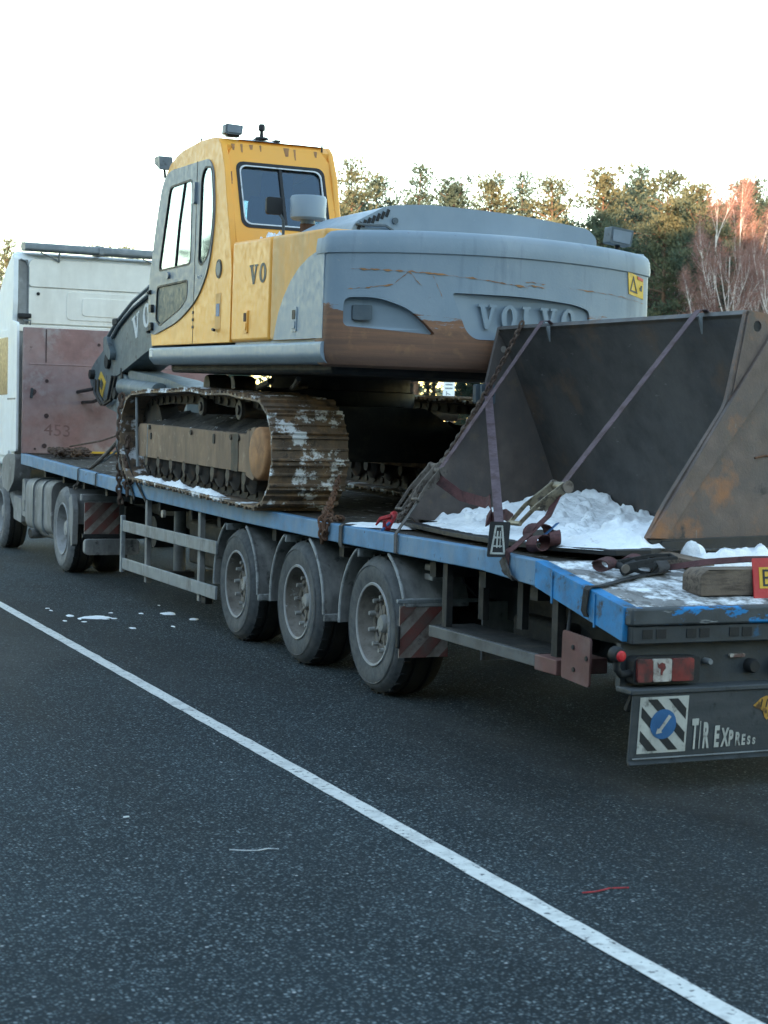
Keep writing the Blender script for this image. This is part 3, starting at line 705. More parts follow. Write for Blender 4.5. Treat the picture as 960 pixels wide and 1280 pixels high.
w0 = wheel_parts(TR, (.03, 0, WR), False, WR, .264, .34)
random.seed(21)
for i, y in enumerate((1.37, 2.74)):
    c = copy_tree(w0, TR); c.location = (.03, y, WR); c.rotation_euler = (random.uniform(0, 6), 0, 0)
for y in (0, 1.37, 2.74):
    c = copy_tree(w0, TR); c.location = (2.47, y, WR); c.rotation_euler = (0, 0, math.pi)
    MB().cyl((.3, y, WR), (2.2, y, WR), .07, 12).build('axle', 'chassis_dark', TR)
    MB().box(.5, .62, y-.30, y+.34, .42, .56).build('spring_arm', 'chassis_dark', TR, bevel=.02)
# quarter mudguards before and behind each wheel
def quarter(y, a0, a1, front):
    rr = .545 if not front else .535
    pts = [(y+rr*math.cos(R(a0+(a1-a0)*k/12)), WR-.01+rr*math.sin(R(a0+(a1-a0)*k/12))) for k in range(13)]
    inn = [(y+(rr-.012)*math.cos(R(a0+(a1-a0)*k/12)), WR-.01+(rr-.012)*math.sin(R(a0+(a1-a0)*k/12))) for k in range(13)]
    q = MB().prism(pts+inn[::-1], 'x', .02, .46).build('mudguard', 'fender_plastic', TR)
    lip = MB().tube([(.018, p[0]+(0.012 if not front else -.012)*0, p[1]) for p in pts], .012, 7).build('mudguard_lip', 'fender_edge', q)
    q2 = MB()
    end = pts[0] if not front else pts[-1]
    MB().box(.02, .46, end[0]-.014, end[0]+.014, end[1]-.05, end[1]+.005).build('mudguard_hem', 'fender_edge', q, bevel=.008)
for y in (0, 1.37, 2.74):
    quarter(y, 180+2 if y > .1 else 180-24, 180-62, False)     # towards the tail
    quarter(y, -4, 62, True)             # towards the truck
# striped spray flap behind the last wheel
fl = MB().box(-.01, .32, -.505, -.495, .30, .62).build('spray_flap', 'stripe_white', TR)
for k in range(4):
    o = -.30+k*.19
    P = clip_poly([(-.01+o, .30), (-.01+o+.10, .30), (-.01+o+.10+.32, .62), (-.01+o+.32, .62)], -.01, .32, .30, .62)
    if len(P) > 2: MB().prism(P, 'y', -.509, -.5055).build('stripe', 'stripe_red', fl)
MB().box(-.03, .52, -.515, -.49, .635, .66).build('flap_bracket', 'galvanised', TR, bevel=.004)
MB().box(-.03, -.012, -.53, -.48, .36, .50).build('flap_clamp', 'chassis_dark', TR, bevel=.01)
MB().box(.45, 1.0, -.72, -.70, .30, .66).build('rubber_flap', 'fender_plastic', TR)
MB().tube([(.30, -.65, .90), (.33, -.68, .78), (.40, -.72, .70), (.55, -.7, .66)], .008, 6).build('air_hose', 'hose_black', TR)
for z in (.78, .84): MB().box(.15, .28, -.62, -.50, z, z+.04).build('bracket', 'dusty_grey', TR, bevel=.008)
# side underrun rail behind the wheels
MB().box(.0, .03, -2.19, -.90, .485, .55).build('side_rail', 'rail_grey', TR, bevel=.004)
MB().box(.03, .30, -2.19, -.90, .545, .552).build('side_rail_flange', 'chassis_dark', TR)
MB().box(-.002, .3, -2.42, -2.19, .47, .55).build('rail_end', 'brown_primer', TR, bevel=.006)
for y in (-1.0, -2.3): MB().box(.05, .09, y-.03, y+.03, .5, .93).build('rail_post', 'chassis_dark', TR)
pl = MB().prism(round_poly([(-2.49, .715), (-2.76, .70), (-2.755, .46), (-2.485, .475)], .02), 'x', -.012, 0).build('side_plate', 'brown_primer', TR)
MB().cyl((.0, -2.52, .70), (.05, -2.47, .86), .010, 8).build('plate_stay', 'chassis_dark', TR)
for y, z in ((-2.60, .64), (-2.61, .53), (-2.73, .60)): MB().cyl((-.018, y, z), (-.011, y, z), .012, 8).build('bolt', 'chassis_dark', pl)
# side guard ahead of the wheels
gd = MB().box(-.004, .02, 3.18, 6.20, .645, .755).build('guard_rail', 'galvanised', TR, bevel=.006)
MB().box(-.004, .02, 3.18, 6.16, .275, .385).build('guard_rail', 'galvanised', TR, bevel=.006)
MB().box(-.012, .03, 6.16, 6.22, .24, .80).build('guard_end', 'galvanised', TR, bevel=.006)
for y in (5.40, 3.73): MB().box(.022, .07, y-.035, y+.035, .21, .99).build('guard_post', 'dusty_grey', TR, bevel=.005)
MB().box(.03, .10, 3.55, 3.68, .20, .26).build('marker_bracket', 'black_rubber', TR, bevel=.01)
MB().cyl((.09, 5.0, .88), (.06, 5.0, .88), .035, 12).build('side_lamp', 'lamp_white', TR)
for x in (.42, 1.98): MB().cyl((x, 5.62, .30), (x, 5.62, 1.0), .06, 12).build('landing_leg', 'dusty_grey', TR); MB().box(x-.12, x+.12, 5.5, 5.74, .24, .30).build('landing_foot', 'chassis_dark', TR, bevel=.01)
MB().box(.35, 2.1, 3.3, 5.1, .42, .82).build('pallet_box', 'chassis_dark', TR, bevel=.03)
MB().cyl((.4, 6.5, .62), (2.1, 6.5, .62), .16, 20).build('air_tank', 'chassis_dark', TR)

# tail end ------------------------------------------------------
MB().box(.005, 2.495, -3.10, -3.03, .80, .884).build('tail_sill', 'worn_rear_paint', TR, bevel=.012)
tb = MB().box(.02, 2.48, -3.085, -3.03, .712, .797).build('slotted_beam', 'rear_steel', TR, bevel=.006)
for i in range(10):
    for d in (0, .075):
        x = .075+i*.245+d
        MB().box(x, x+.055, -3.0885, -3.080, .738, .782).build('slot', 'black_rubber', tb)
MB().box(.0, 2.5, -3.02, -2.98, .50, .71).build('lamp_panel', 'rear_steel', TR)
MB().box(-.01, 2.51, -3.14, -3.0, .482, .508).build('bumper_ledge', 'bumper_plate', TR, bevel=.006)
bp = MB().prism([(-3.12, .485), (-3.132, .485), (-3.107, .165), (-3.125, .15), (-3.10, .145), (-3.09, .165)], 'x', .005, 2.495).build('bumper_panel', 'bumper_plate', TR, bevel=.003)
MB().box(.02, 2.48, -3.124, -3.116, .176, .181).build('bumper_edge', 'galvanised', bp)
MB().tube([(.06, -3.06, .485), (.06, -3.0, .4), (.3, -2.9, .35)], .02, 6).build('bumper_stay', 'chassis_dark', TR)
def lamp(x0):
    L = MB().prism(round_poly([(x0, .525), (x0+.37, .525), (x0+.37, .648), (x0+.02, .655), (x0, .64)], .015), 'y', -3.09, -3.02).build('tail_lamp', 'black_rubber', TR, bevel=.006)
    for a, b, m in ((.012, .095, 'red_plastic'), (.097, .20, 'lamp_white'), (.202, .325, 'red_plastic')):
        MB().prism(round_poly([(x0+a, .536), (x0+b, .536), (x0+b, .644), (x0+a, .644)], .012), 'y', -3.108, -3.088).build('lens', m, L, bevel=.008, seg=3)
    MB().prism([(x0+.118, .63), (x0+.128, .618), (x0+.142, .628), (x0+.160, .622), (x0+.165, .60), (x0+.150, .585), (x0+.146, .566), (x0+.136, .572), (x0+.138, .596), (x0+.122, .604)], 'y', -3.1105, -3.107).build('crack', 'red_plastic', L)
    return L
lamp(.03); lamp(2.10)
MB().tube([(.05, -3.05, .575), (-.03, -3.07, .572), (-.055, -3.075, .60), (-.055, -3.075, .65)], .018, 10).build('lamp_arm', 'black_rubber', TR)
hl = MB().lathe([(.001, -.035), (.030, -.032), (.038, -.01), (.038, .02), (.025, .035), (.001, .036)], 'y', (-.055, -3.075, .668), 20).build('marker_lamp', 'black_rubber', TR)
MB().lathe([(.001, -.044), (.018, -.042), (.026, -.034), (.026, -.030)], 'y', (-.052, -3.075, .664), 18).build('marker_lens', 'lamp_red_bright', hl)
for x, r in ((.475, .016), (.735, .036), (.895, .045)):
    MB().lathe([(.001, -.05), (r*.8, -.05), (r, -.035), (r, .0)], 'y', (x, -3.02, .615 if r < .02 else .585), 18).build('socket', 'galvanised' if r < .02 else 'black_rubber', TR)
MB().prism(rrect(.61, .70, .628, .645, .008), 'y', -3.035, -3.018).build('plate_lamp', 'lamp_white', TR)
# stickers on the bumper panel: hatched board with a blue disc
def by(z): return -3.1335+(.485-z)*.078
def sticker(poly, name, m, lift=.0015, parent=None, holes=()):
    return MB().prism(poly, 'y', lambda p: by(p[1])-lift, lambda p: by(p[1])+.001-lift+.0008, holes).build(name, m, parent or bp)
hb = sticker([(.045, .200), (.315, .200), (.315, .470), (.045, .470)], 'hatched_sticker', 'sticker_white')
for k in range(5):
    o = -.20+k*.115
    P = clip_poly([(.045+o, .470), (.045+o+.052, .470), (.045+o+.052+.27, .200), (.045+o+.27, .200)], .056, .304, .211, .459)
    if len(P) > 2: sticker(P, 'hatch', 'sticker_black', .003)
disc = sticker(arc(.180, .338, .072, 0, 360, 28)[:-1], 'blue_disc', 'sticker_blue', .0042)
ar = [(.142, .292), (.150, .320), (.156, .314), (.200, .372), (.207, .382), (.222, .372), (.214, .362), (.170, .305), (.176, .297)]
sticker(ar, 'arrow', 'sticker_white', .0055)
# stencilled words cut off by a falling diagonal
x = .345
for ch, wd in (('T', .040), ('I', .016), ('R', .040), (' ', .018), ('E', .040), ('X', .036), ('P', .034), ('R', .034), ('E', .030), ('S', .027), ('S', .025)):
    if ch != ' ':
        hgt = .140*(1-(x-.345)/.42)+.012
        M = frame((1, 0, 0), (0, -.078, 1), (x, by(.215)-.0018, .215))
        text_mesh('letter', ch, .1, 'sticker_white', bp, M, .0008, wd/.070, hgt/.078, bold=.004)
    x += wd+.004
# gold winged emblem, partly flaked
em = [(.690, .405), (.700, .392), (.715, .388), (.735, .382), (.752, .368), (.758, .345), (.775, .33), (.80, .35), (.83, .36), (.86, .36), (.885, .35), (.905, .33), (.925, .345), (.93, .368), (.95, .382), (.97, .388), (.985, .395), (.995, .410), (.975, .420), (.955, .435), (.93, .448), (.90, .450), (.875, .438), (.84, .43), (.81, .438), (.785, .450), (.755, .448), (.73, .438), (.71, .42)]
e = sticker(em, 'gold_emblem', 'gold_paint')
for xx in (.73, .76, .79, .895, .925, .955): sticker([(xx, .395), (xx+.006, .393), (xx+.012, .432), (xx+.006, .436)], 'feather_line', 'sticker_black', .003)
sticker(rrect(.80, .885, .375, .415, .018), 'emblem_shield', 'decal_yellow', .003)

# headboard behind the truck cab --------------------------------
HB = MB().box(.0, 2.5, 11.16, 11.21, 1.30, 2.885).build('headboard', 'headboard_brown', TR, bevel=.01)
MB().box(.28, .292, 11.152, 11.161, 2.45, 2.87).build('seam', 'seam_dark', HB)
MB().box(.08, 2.44, 11.154, 11.161, 2.42, 2.435).build('fold', 'headboard_brown', HB, bevel=.004)
for x, z, r in ((.30, 2.22, .022), (.30, 1.78, .03), (.28, 1.40, .03), (.96, 2.70, .02), (.16, 1.36, .015), (.14, 2.08, .03), (1.8, 2.6, .025)):
    MB().cyl((x, 11.15, z), (x, 11.17, z), r, 12).build('stud', 'seam_dark', HB)
MB().prism(round_poly([(.09, 2.00), (.12, 2.0), (.13, 2.12), (.10, 2.13)], .01), 'y', 11.14, 11.162).build('latch', 'rear_steel', HB)
text_mesh('chalk_number', '453', .26, 'chalk_grey', HB, frame((1, 0, -.06), (0, 0, 1), (.27, 11.1585, 1.54)), .0006, .9, .8)
MB().box(.55, 2.3, 11.10, 11.14, 1.315, 1.34).build('yellow_strip', 'sign_yellow', TR)

# ================================================================== tractor truck
TK = thing('tractor_truck', 'dusty white tractor truck with high roof cab pulling the trailer', 'truck', (0, 8.95, 0))
def tk(mb, name, m, parent=None, **kw):
    for v in mb.v: v.y -= 8.95
    return mb.build(name, m, parent or TK, **kw)
cabp = [(11.75, 1.12), (11.75, 3.70), (11.80, 3.84), (11.95, 3.90), (12.2, 3.86), (12.5, 3.74), (12.8, 3.56), (13.2, 3.30), (13.75, 2.75), (13.95, 2.0), (14.0, 1.5), (14.0, .55), (13.0, .55), (13.0, 1.12)]
cab_ = tk(MB().prism(cabp, 'x', .02, 2.48), 'cab', 'white_cab', bevel=.10, seg=4)
# back wall: seamed panels
tk(MB().prism(round_poly([(.17, 3.44), (2.35, 3.44), (2.35, 3.80), (.22, 3.80), (.17, 3.74)], .05), 'y', 11.715, 11.752), 'back_panel', 'cab_back_white', cab_, bevel=.012)
tk(MB().prism(round_poly([(.17, 2.97), (2.35, 2.97), (2.35, 3.425), (.17, 3.425)], .02), 'y', 11.712, 11.752), 'back_panel', 'cab_back_white', cab_, bevel=.012)
tk(MB().prism(round_poly([(.66, 3.03), (2.3, 3.03), (2.3, 3.40), (.66, 3.40)], .07), 'y', 11.704, 11.714), 'pressed_panel', 'cab_back_white', cab_, bevel=.008)
tk(MB().prism(round_poly([(.86, 3.09), (2.1, 3.09), (2.1, 3.33), (.86, 3.33)], .06), 'y', 11.696, 11.706), 'pressed_panel', 'cab_back_white', cab_, bevel=.008)
tk(MB().box(.05, 2.45, 11.70, 11.755, 2.86, 2.95), 'back_ledge', 'cab_back_white', cab_, bevel=.01)
tk(MB().box(.03, .165, 11.728, 11.756, 2.95, 3.78), 'corner_post', 'dusty_grey', cab_, bevel=.02)
tk(MB().tube([(.165, 11.72, 2.96), (.165, 11.72, 3.68), (.13, 11.72, 3.76), (.06, 11.72, 3.78)], .011, 7), 'rubber_trim', 'grey_trim', cab_)
tk(MB().box(.03, .20, 11.66, 11.75, 3.03, 3.09), 'grab_step', 'black_rubber', cab_, bevel=.015)
tk(MB().tube([(.10, 11.70, 2.95), (.10, 11.67, 3.0), (.19, 11.67, 3.0), (.19, 11.70, 2.95)], .010, 6), 'handle', 'grey_trim', cab_)
tk(MB().cyl((.29, 11.70, 3.35), (.29, 11.715, 3.35), .022, 12), 'plug', 'black_rubber', cab_)
tk(MB().box(.02, 2.48, 11.72, 11.76, 1.1, 2.86), 'lower_back', 'dusty_grey', cab_)
# roof bar with brackets
rb = tk(MB().prism(round_poly([(11.62, 3.90), (11.90, 3.90), (11.95, 3.98), (11.86, 4.02), (11.64, 3.99)], .03), 'x', .10, 2.40), 'roof_bar', 'grey_trim', TK, bevel=.012)
tk(MB().prism(round_poly([(11.60, 3.885), (11.92, 3.885), (11.97, 3.985), (11.86, 4.035), (11.62, 4.0)], .03), 'x', 1.06, 1.12), 'bar_joint', 'grey_trim', rb)
for x in (.55, 1.9):
    tk(MB().tube([(x, 11.66, 3.93), (x, 11.69, 3.78), (x, 11.74, 3.77)], .014, 6), 'bracket', 'grey_trim', rb)
    tk(MB().tube([(x, 11.69, 3.78), (x-.24, 11.70, 3.88)], .009, 6), 'bracket_stay', 'grey_trim', rb)
# side deflector, door and lower skirts
tk(MB().prism(round_poly([(11.38, 1.32), (11.40, 2.95), (11.75, 3.0), (11.98, 2.95), (11.98, 1.32)], .05), 'x', -.035, -.005), 'side_deflector', 'white_cab', TK, bevel=.012)
tk(MB().prism(round_poly([(11.45, 1.98), (11.97, 1.98), (11.97, 2.0), (11.45, 2.0)], .004), 'x', -.039, -.034), 'deflector_seam', 'grey_trim', TK)
tk(MB().prism(round_poly([(11.745, 2.98), (11.70, 3.2), (11.70, 3.80), (11.78, 3.86), (11.80, 2.98)], .03), 'x', -.03, .03), 'corner_fairing', 'white_cab', TK, bevel=.01)
tk(MB().prism(round_poly([(12.05, 1.25), (12.05, 2.9), (13.2, 2.9), (13.4, 2.2), (13.4, 1.25)], .08), 'x', -.004, .022), 'door', 'white_cab', cab_, bevel=.01)
tk(MB().prism(round_poly([(12.12, 2.05), (12.12, 2.80), (13.1, 2.80), (13.3, 2.15), (13.3, 2.05)], .06), 'x', -.008, -.0035), 'side_window', 'dark_glass', cab_)
tk(MB().prism(round_poly([(11.42, 1.28), (11.98, 1.28), (12.3, 1.20), (12.3, .85), (11.85, .78), (11.50, .95)], .08, 5), 'x', -.03, .18), 'side_skirt', 'dusty_grey', TK, bevel=.03)
tk(MB().tube([(.10, 11.95, .98), (.08, 11.85, .72), (.10, 11.72, .52), (.14, 11.5, .42)], [.10, .085, .07, .06], 10), 'step_guard', 'dusty_grey', TK)
tk(MB().prism(round_poly([(11.25, .42), (11.25, .72), (11.75, .75), (11.75, .45)], .04), 'x', .02, .4), 'battery_box', 'dusty_grey', TK, bevel=.02)
# tanks with straps
for y0, y1, z0, z1 in ((10.55, 11.05, .36, 1.0), (10.02, 10.53, .35, 1.0), (9.55, 10.0, .36, 1.01)):
    tk(MB().prism(round_poly([(.03, z0), (.60, z0), (.60, z1), (.03, z1)], .14, 5), 'y', y0, y1), 'tank', 'dusty_grey', TK, bevel=.025, seg=3)
for y in (10.54, 10.01): tk(MB().prism(round_poly([(.012, .34), (.62, .34), (.62, 1.02), (.012, 1.02)], .15, 5), 'y', y-.03, y+.03), 'tank_strap', 'grey_trim', TK)
tk(MB().prism(round_poly([(11.05, .5), (11.28, .52), (11.25, .98), (11.08, .98)], .04), 'x', .03, .3), 'filter_housing', 'dusty_grey', TK, bevel=.02)
tk(MB().box(.02, .10, 11.06, 11.22, .58, .72), 'step_box', 'grey_trim', TK, bevel=.01)
ex = tk(MB().tube([(.35, 10.85, .36), (.22, 10.72, .33), (.10, 10.62, .33), (.0, 10.60, .33)], .065, 14, cap=False), 'exhaust_pipe', 'dusty_grey', TK)
tk(MB().cyl((.004, 10.60, .33), (.06, 10.61, .33), .052, 14), 'exhaust_bore', 'black_rubber', ex)
tk(MB().cyl((.2, 10.9, .40), (.2, 9.7, .40), .11, 16), 'silencer', 'dusty_grey', TK)
# frame, wheels, mudguards
for x in (.82, 1.58): tk(MB().box(x, x+.08, 7.7, 13.0, .72, .98), 'frame_rail', 'chassis_dark', TK)
tk(MB().prism(round_poly([(8.3, 1.06), (9.7, 1.06), (9.6, .98), (8.3, .98)], .02), 'x', .9, 1.6), 'fifth_wheel', 'chassis_dark', TK)
def tkw(y, flip=False):
    return wheel_parts(TK, ((.03 if not flip else 2.47), y-8.95, .492), flip, .492, .292, .30, 'rim_dusty', drive=True, tm='dusty_tyre')
mat('dusty_tyre', (.16, .165, .17), .85, layers=[((.24, .24, .24), 5, .45, .66, None)], var=.2, vs=20)
d0 = tkw(8.95)
for (x, y, rz) in ((2.47, 8.95, math.pi), (.03, 12.72, 0), (2.47, 12.72, math.pi)):
    c = copy_tree(d0, TK); c.location = (x, y-8.95, .492); c.rotation_euler = (0, 0, rz)
for x in (.40, 1.82): tk(MB().lathe([(.30, 0), (.46, .01), (.49, .05), (.49, .25), (.46, .29), (.3, .3)], 'x', (x, 8.95, .492), 40), 'inner_tyre', 'tread_rubber', TK)
tk(MB().cyl((.2, 8.95, .492), (2.3, 8.95, .492), .12, 14), 'drive_axle', 'chassis_dark', TK)
pts = [(8.95+.56*math.cos(R(a)), .50+.56*math.sin(R(a))) for a in range(172, 116, -8)]
inn = [(8.95+.545*math.cos(R(a)), .50+.545*math.sin(R(a))) for a in range(172, 116, -8)]
tk(MB().prism([(p[0], p[1]) for p in pts]+inn[::-1], 'x', .02, .62), 'mudguard', 'dusty_grey', TK)
tk(MB().prism(round_poly([(8.40, .92), (8.52, .86), (8.47, .55), (8.40, .33), (8.33, .35), (8.30, .75)], .03), 'x', .0, .06), 'mudguard_end', 'dusty_grey', TK, bevel=.015)
fl = tk(MB().box(.04, .42, 7.93, 7.945, .50, .84), 'spray_flap', 'stripe_white', TK)
for k in range(4):
    o = -.33+k*.20
    P = clip_poly([(.04+o, .50), (.04+o+.11, .50), (.04+o+.11+.34, .84), (.04+o+.34, .84)], .04, .42, .50, .84)
    if len(P) > 2: tk(MB().prism(P, 'y', 7.926, 7.9295), 'stripe', 'stripe_red', fl)
tk(MB().box(.0, .85, 7.92, 7.99, .855, .93), 'flap_bracket', 'dusty_grey', TK, bevel=.01)
tk(MB().box(.5, 2.0, 7.95, 8.01, .60, .80), 'rear_cross_member', 'chassis_dark', TK)
tk(MB().prism(round_poly([(.02, .28), (.62, .28), (.62, .45), (.02, .45)], .05), 'y', 7.80, 7.90), 'rubber_flap', 'fender_plastic', TK, bevel=.02)
tk(MB().box(.02, .6, 7.90, 7.96, .46, .50), 'flap_bar', 'black_rubber', TK)

# ================================================================== excavator
EX = thing('excavator', 'yellow and grey crawler excavator with rusty counterweight loaded on the trailer', 'excavator', (-.1, 2.2, 1.066), (R(1.5), 0, 0))
random.seed(5)
# ---- crawler tracks: closed loop of shoes
S_, I_, RR = (-.18, .435), (3.36, .425), .398
path = []
for i in range(61): path.append((3.36-(3.54)*i/60, .035))
for i in range(1, 41):
    a = R(270-180*i/40); path.append((S_[0]+RR*math.cos(a), S_[1]+RR*math.sin(a)))
tops = [(-.18, .833), (.2, .846), (.545, .868), (1.04, .858), (1.54, .882), (2.2, .862), (2.75, .852), (3.36, .823)]
for (a, za), (b, zb) in zip(tops, tops[1:]):
    for k in range(1, 13): t = k/12; path.append((a+(b-a)*t, za+(zb-za)*(t*t*(3-2*t))))
for i in range(1, 41):
    a = R(90-180*i/40); path.append((I_[0]+RR*math.cos(a), I_[1]+RR*math.sin(a)))
cum = [0]
for p, q in zip(path, path[1:]+path[:1]): cum.append(cum[-1]+math.dist(p, q))
NS = round(cum[-1]/.192); pitch = cum[-1]/NS
def on_path(s):
    s %= cum[-1]
    for i in range(len(path)):
        if cum[i+1] >= s:
            a, b = path[i], path[(i+1) % len(path)]; t = (s-cum[i])/max(1e-6, cum[i+1]-cum[i])
            return Vector((a[0]+(b[0]-a[0])*t, a[1]+(b[1]-a[1])*t))
h = pitch/2-.004
shoe_prof = [(-h, -.006), (-h, .006), (-h+.004, .032), (-h+.016, .032), (-h+.022, .008), (-.012, .007), (-.008, .022), (.006, .022), (.012, .007), (h-.022, .008), (h-.016, .030), (h-.004, .030), (h+.012, .004), (h+.012, -.008)]
me_shoe = MB().prism(shoe_prof, 'x', 0, .60, M=Matrix.Identity(4)).mesh('track_shoe'); me_shoe.materials.append(MATS['track_steel'])
lk = MB()
for x in (.215, .355): lk.prism(round_poly([(-.10, -.10), (.10, -.10), (.11, -.03), (.08, -.006), (-.08, -.006), (-.11, -.03)], .015), 'x', x, x+.035)
lk.cyl((.20, -.06, -.06), (.41, -.06, -.06), .03, 8)
me_link = lk.mesh('chain_link'); me_link.materials.append(MATS['roller_dark'])
SHOES = []
for i in range(NS):
    a = on_path((i-.5)*pitch); b = on_path((i+.5)*pitch); c = (a+b)/2; d = (b-a).normalized()
    # local y runs along the track, local z outwards
    outw = Vector((d.y, -d.x))*1.0
    if outw.dot(c-Vector((1.6, .43))) < 0: outw = -outw
    M = Matrix(((1, 0, 0, 0), (0, d.x, outw.x, c.x), (0, d.y, outw.y, c.y), (0, 0, 0, 1)))
    SHOES.append(M)
for off in (0, 2.0):
    for i, M in enumerate(SHOES):
        for nm, me in (('track_shoe', me_shoe), ('chain_link', me_link)):
            o = bpy.data.objects.new(nm, me); col.objects.link(o); o.parent = EX
            T = Matrix.Translation((off+random.uniform(-.003, .003), 0, 0)) @ M
            o.matrix_local = T
    def ob(mb, nm, m, **kw):
        for v in mb.v: v.x += off
        return mb.build(nm, m, EX, **kw)
    flip = off > 0
    def X(a): return .60-a if flip else a
    def bx_(x0, x1): return (min(X(x0), X(x1)), max(X(x0), X(x1)))
    x0, x1 = bx_(.06, .50)
    fr = ob(MB().prism(round_poly([(.03, .275), (3.32, .25), (3.34, .50), (3.25, .555), (.05, .565), (.0, .50)], .03), 'x', x0, x1), 'track_frame', 'frame_rust', bevel=.02)
    if not flip:
        for y, z, w, hh in ((.98, .50, .05, .04), (2.86, .45, .05, .03)): MB().prism(rrect(y-w/2, y+w/2, z-hh, z+hh, .02), 'x', .052, .061).build('frame_hole', 'black_rubber', fr)
        MB().prism(round_poly([(.35, .27), (.52, .27), (.53, .56), (.36, .565)], .01), 'x', .054, .061).build('frame_weld', 'roller_dark', fr)
        MB().prism([(2.98, .255), (2.996, .255), (2.99, .55), (2.975, .55)], 'x', .056, .061).build('frame_seam', 'galvanised', fr)
        for y in (.35, .53, 1.6, 2.9): MB().cyl((.045, y, .53), (.06, y, .53), .022, 10).build('frame_bolt', 'roller_dark', fr)
    # sloped muddy top of the frame
    xa, xb = bx_(.10, .48)
    mu = MB(); vs = []; fs = []; nn = 60
    for i in range(nn+1):
        y = .10+3.1*i/nn
        for j in range(7):
            t = j/6; z = .565+.13*t+.035*noise.noise((y*4, t*3, off))+.02*noise.noise((y*13, t*9, off))
            vs.append((xa+(xb-xa)*(t if not flip else 1-t), y, z-.02))
    for i in range(nn):
        for j in range(6): fs.append((i*7+j, i*7+j+1, i*7+j+8, i*7+j+7))
    mu.add(vs, fs); ob(mu, 'mud_layer', 'mud', ang=80)
    # rollers
    for k in range(8):
        y = .22+k*.40
        xr0, xr1 = bx_(.06, .50)
        ob(MB().lathe([(.001, xr0-.0), (.05, xr0), (.055, xr0+.03), (.10, xr0+.05), (.125, xr0+.07), (.125, xr0+.09), (.10, xr0+.10), (.10, xr1-.10), (.125, xr1-.09), (.125, xr1-.07), (.10, xr1-.05), (.05, xr1-.03), (.05, xr1), (.001, xr1)], 'x', (0, y, .225), 20), 'bottom_roller', 'roller_dark')
        b0, b1 = bx_(.085, .15)
        ob(MB().prism(round_poly([(y-.045, .205), (y+.045, .205), (y+.06, .28), (y-.06, .28)], .03), 'x', b0, b1), 'roller_bracket', 'roller_dark', bevel=.01)
        ob(MB().prism(round_poly([(y+.15, .10+.03*(k % 3)), (y+.22, .12), (y+.23, .27), (y+.15, .27)], .03), 'x', *bx_(.12, .19)), 'roller_guard', 'roller_dark', bevel=.01)
    for y, z in ((.545, .745), (1.54, .752)):
        xr0, xr1 = bx_(.10, .42)
        ob(MB().lathe([(.001, xr0), (.035, xr0), (.04, xr0+.015), (.075, xr0+.015), (.08, xr0+.04), (.065, xr0+.06), (.065, xr1), (.001, xr1)], 'x', (0, y, z), 24), 'carrier_roller', 'roller_dark')
    # idler and final drive
    ob(MB().lathe([(.001, .18), (.10, .17), (.12, .20), (.30, .215), (.355, .21), (.36, .26), (.36, .34), (.355, .39), (.30, .385), (.12, .40), (.001, .42)], 'x', (0, I_[0], I_[1]), 36), 'idler', 'roller_dark')
    d0_, d1_ = (.02, .30) if not flip else (.30, .58)
    if not flip:
        ob(MB().lathe([(.001, .022), (.175, .022), (.190, .028), (.200, .045), (.200, .20), (.23, .22), (.30, .225), (.30, .33), (.001, .34)], 'x', (0, S_[0], S_[1]), 40), 'final_drive', 'rust_orange')
    else:
        ob(MB().lathe([(.001, .26), (.30, .27), (.30, .37), (.2, .40), (.2, .55), (.001, .57)], 'x', (0, S_[0], S_[1]), 40), 'final_drive', 'rust_orange')
    ob(MB().prism(round_poly([(-.05, .22), (.15, .25), (.15, .60), (-.05, .63)], .03), 'x', *bx_(.05, .30)), 'drive_guard', 'frame_rust', bevel=.015)
    sp = []
    for k in range(42):
        a = R(360*k/42); r = .335 if k % 2 else .385; sp.append((S_[0]+r*math.cos(a), S_[1]+r*math.sin(a)))
    ob(MB().prism(sp, 'x', .265, .335), 'sprocket', 'roller_dark')
# snow lying on the lower shoes outside the frame
for y0, y1 in ((.75, 1.55), (1.6, 2.3), (2.35, 3.25)):
    sn = MB(); vs = []; fs = []; nn = 34
    for i in range(nn+1):
        y = y0+(y1-y0)*i/nn; e = math.sin(math.pi*i/nn)**.5
        for j in range(6):
            t = j/5; z = .047+e*math.sin(math.pi*min(1, t*1.0))*(.035+.035*noise.noise((y*9, t*3, 2)))+.012*noise.noise((y*31, t*9, 5))
            vs.append((.004+.10*t, y, z))
    for i in range(nn):
        for j in range(5): fs.append((i*6+j, i*6+j+1, i*6+j+7, i*6+j+6))
    sn.add(vs, fs); sn.build('snow_ridge', 'snow', EX, ang=80)
# ---- car body and slew ring
MB().prism(round_poly([(.50, .35), (2.10, .35), (2.05, .62), (1.75, .80), (.85, .80), (.55, .62)], .05), 'y', .55, 2.55).build('car_body', 'chassis_dark', EX, bevel=.03)
MB().lathe([(.001, .78), (.62, .78), (.64, .82), (.64, .92), (.60, .93), (.60, 1.04), (.001, 1.04)], 'z', (1.3, 1.35, 0), 40).build('slew_ring', 'chassis_dark', EX)
MB().box(.12, 2.48, -1.40, 2.50, 1.035, 1.13).build('slew_platform', 'chassis_dark', EX, bevel=.03)
for x, y in ((.45, 2.15), (.75, 2.35)):
    MB().lathe([(.001, -.10), (.09, -.10), (.10, -.07), (.10, .07), (.09, .10), (.05, .10), (.05, .06), (.001, .06)], 'x', (x, y, .93), 22).build('travel_hose_reel', 'roller_dark', EX)
MB().tube([(.25, .2, .98), (.4, .9, .93), (.8, 1.6, .90)], .025, 8).build('hose', 'hose_black', EX)
MB().tube([(.18, -.6, 1.0), (.3, -.2, .95), (.5, .4, .93), (.7, .6, .95)], .02, 8).build('hose', 'hose_black', EX)
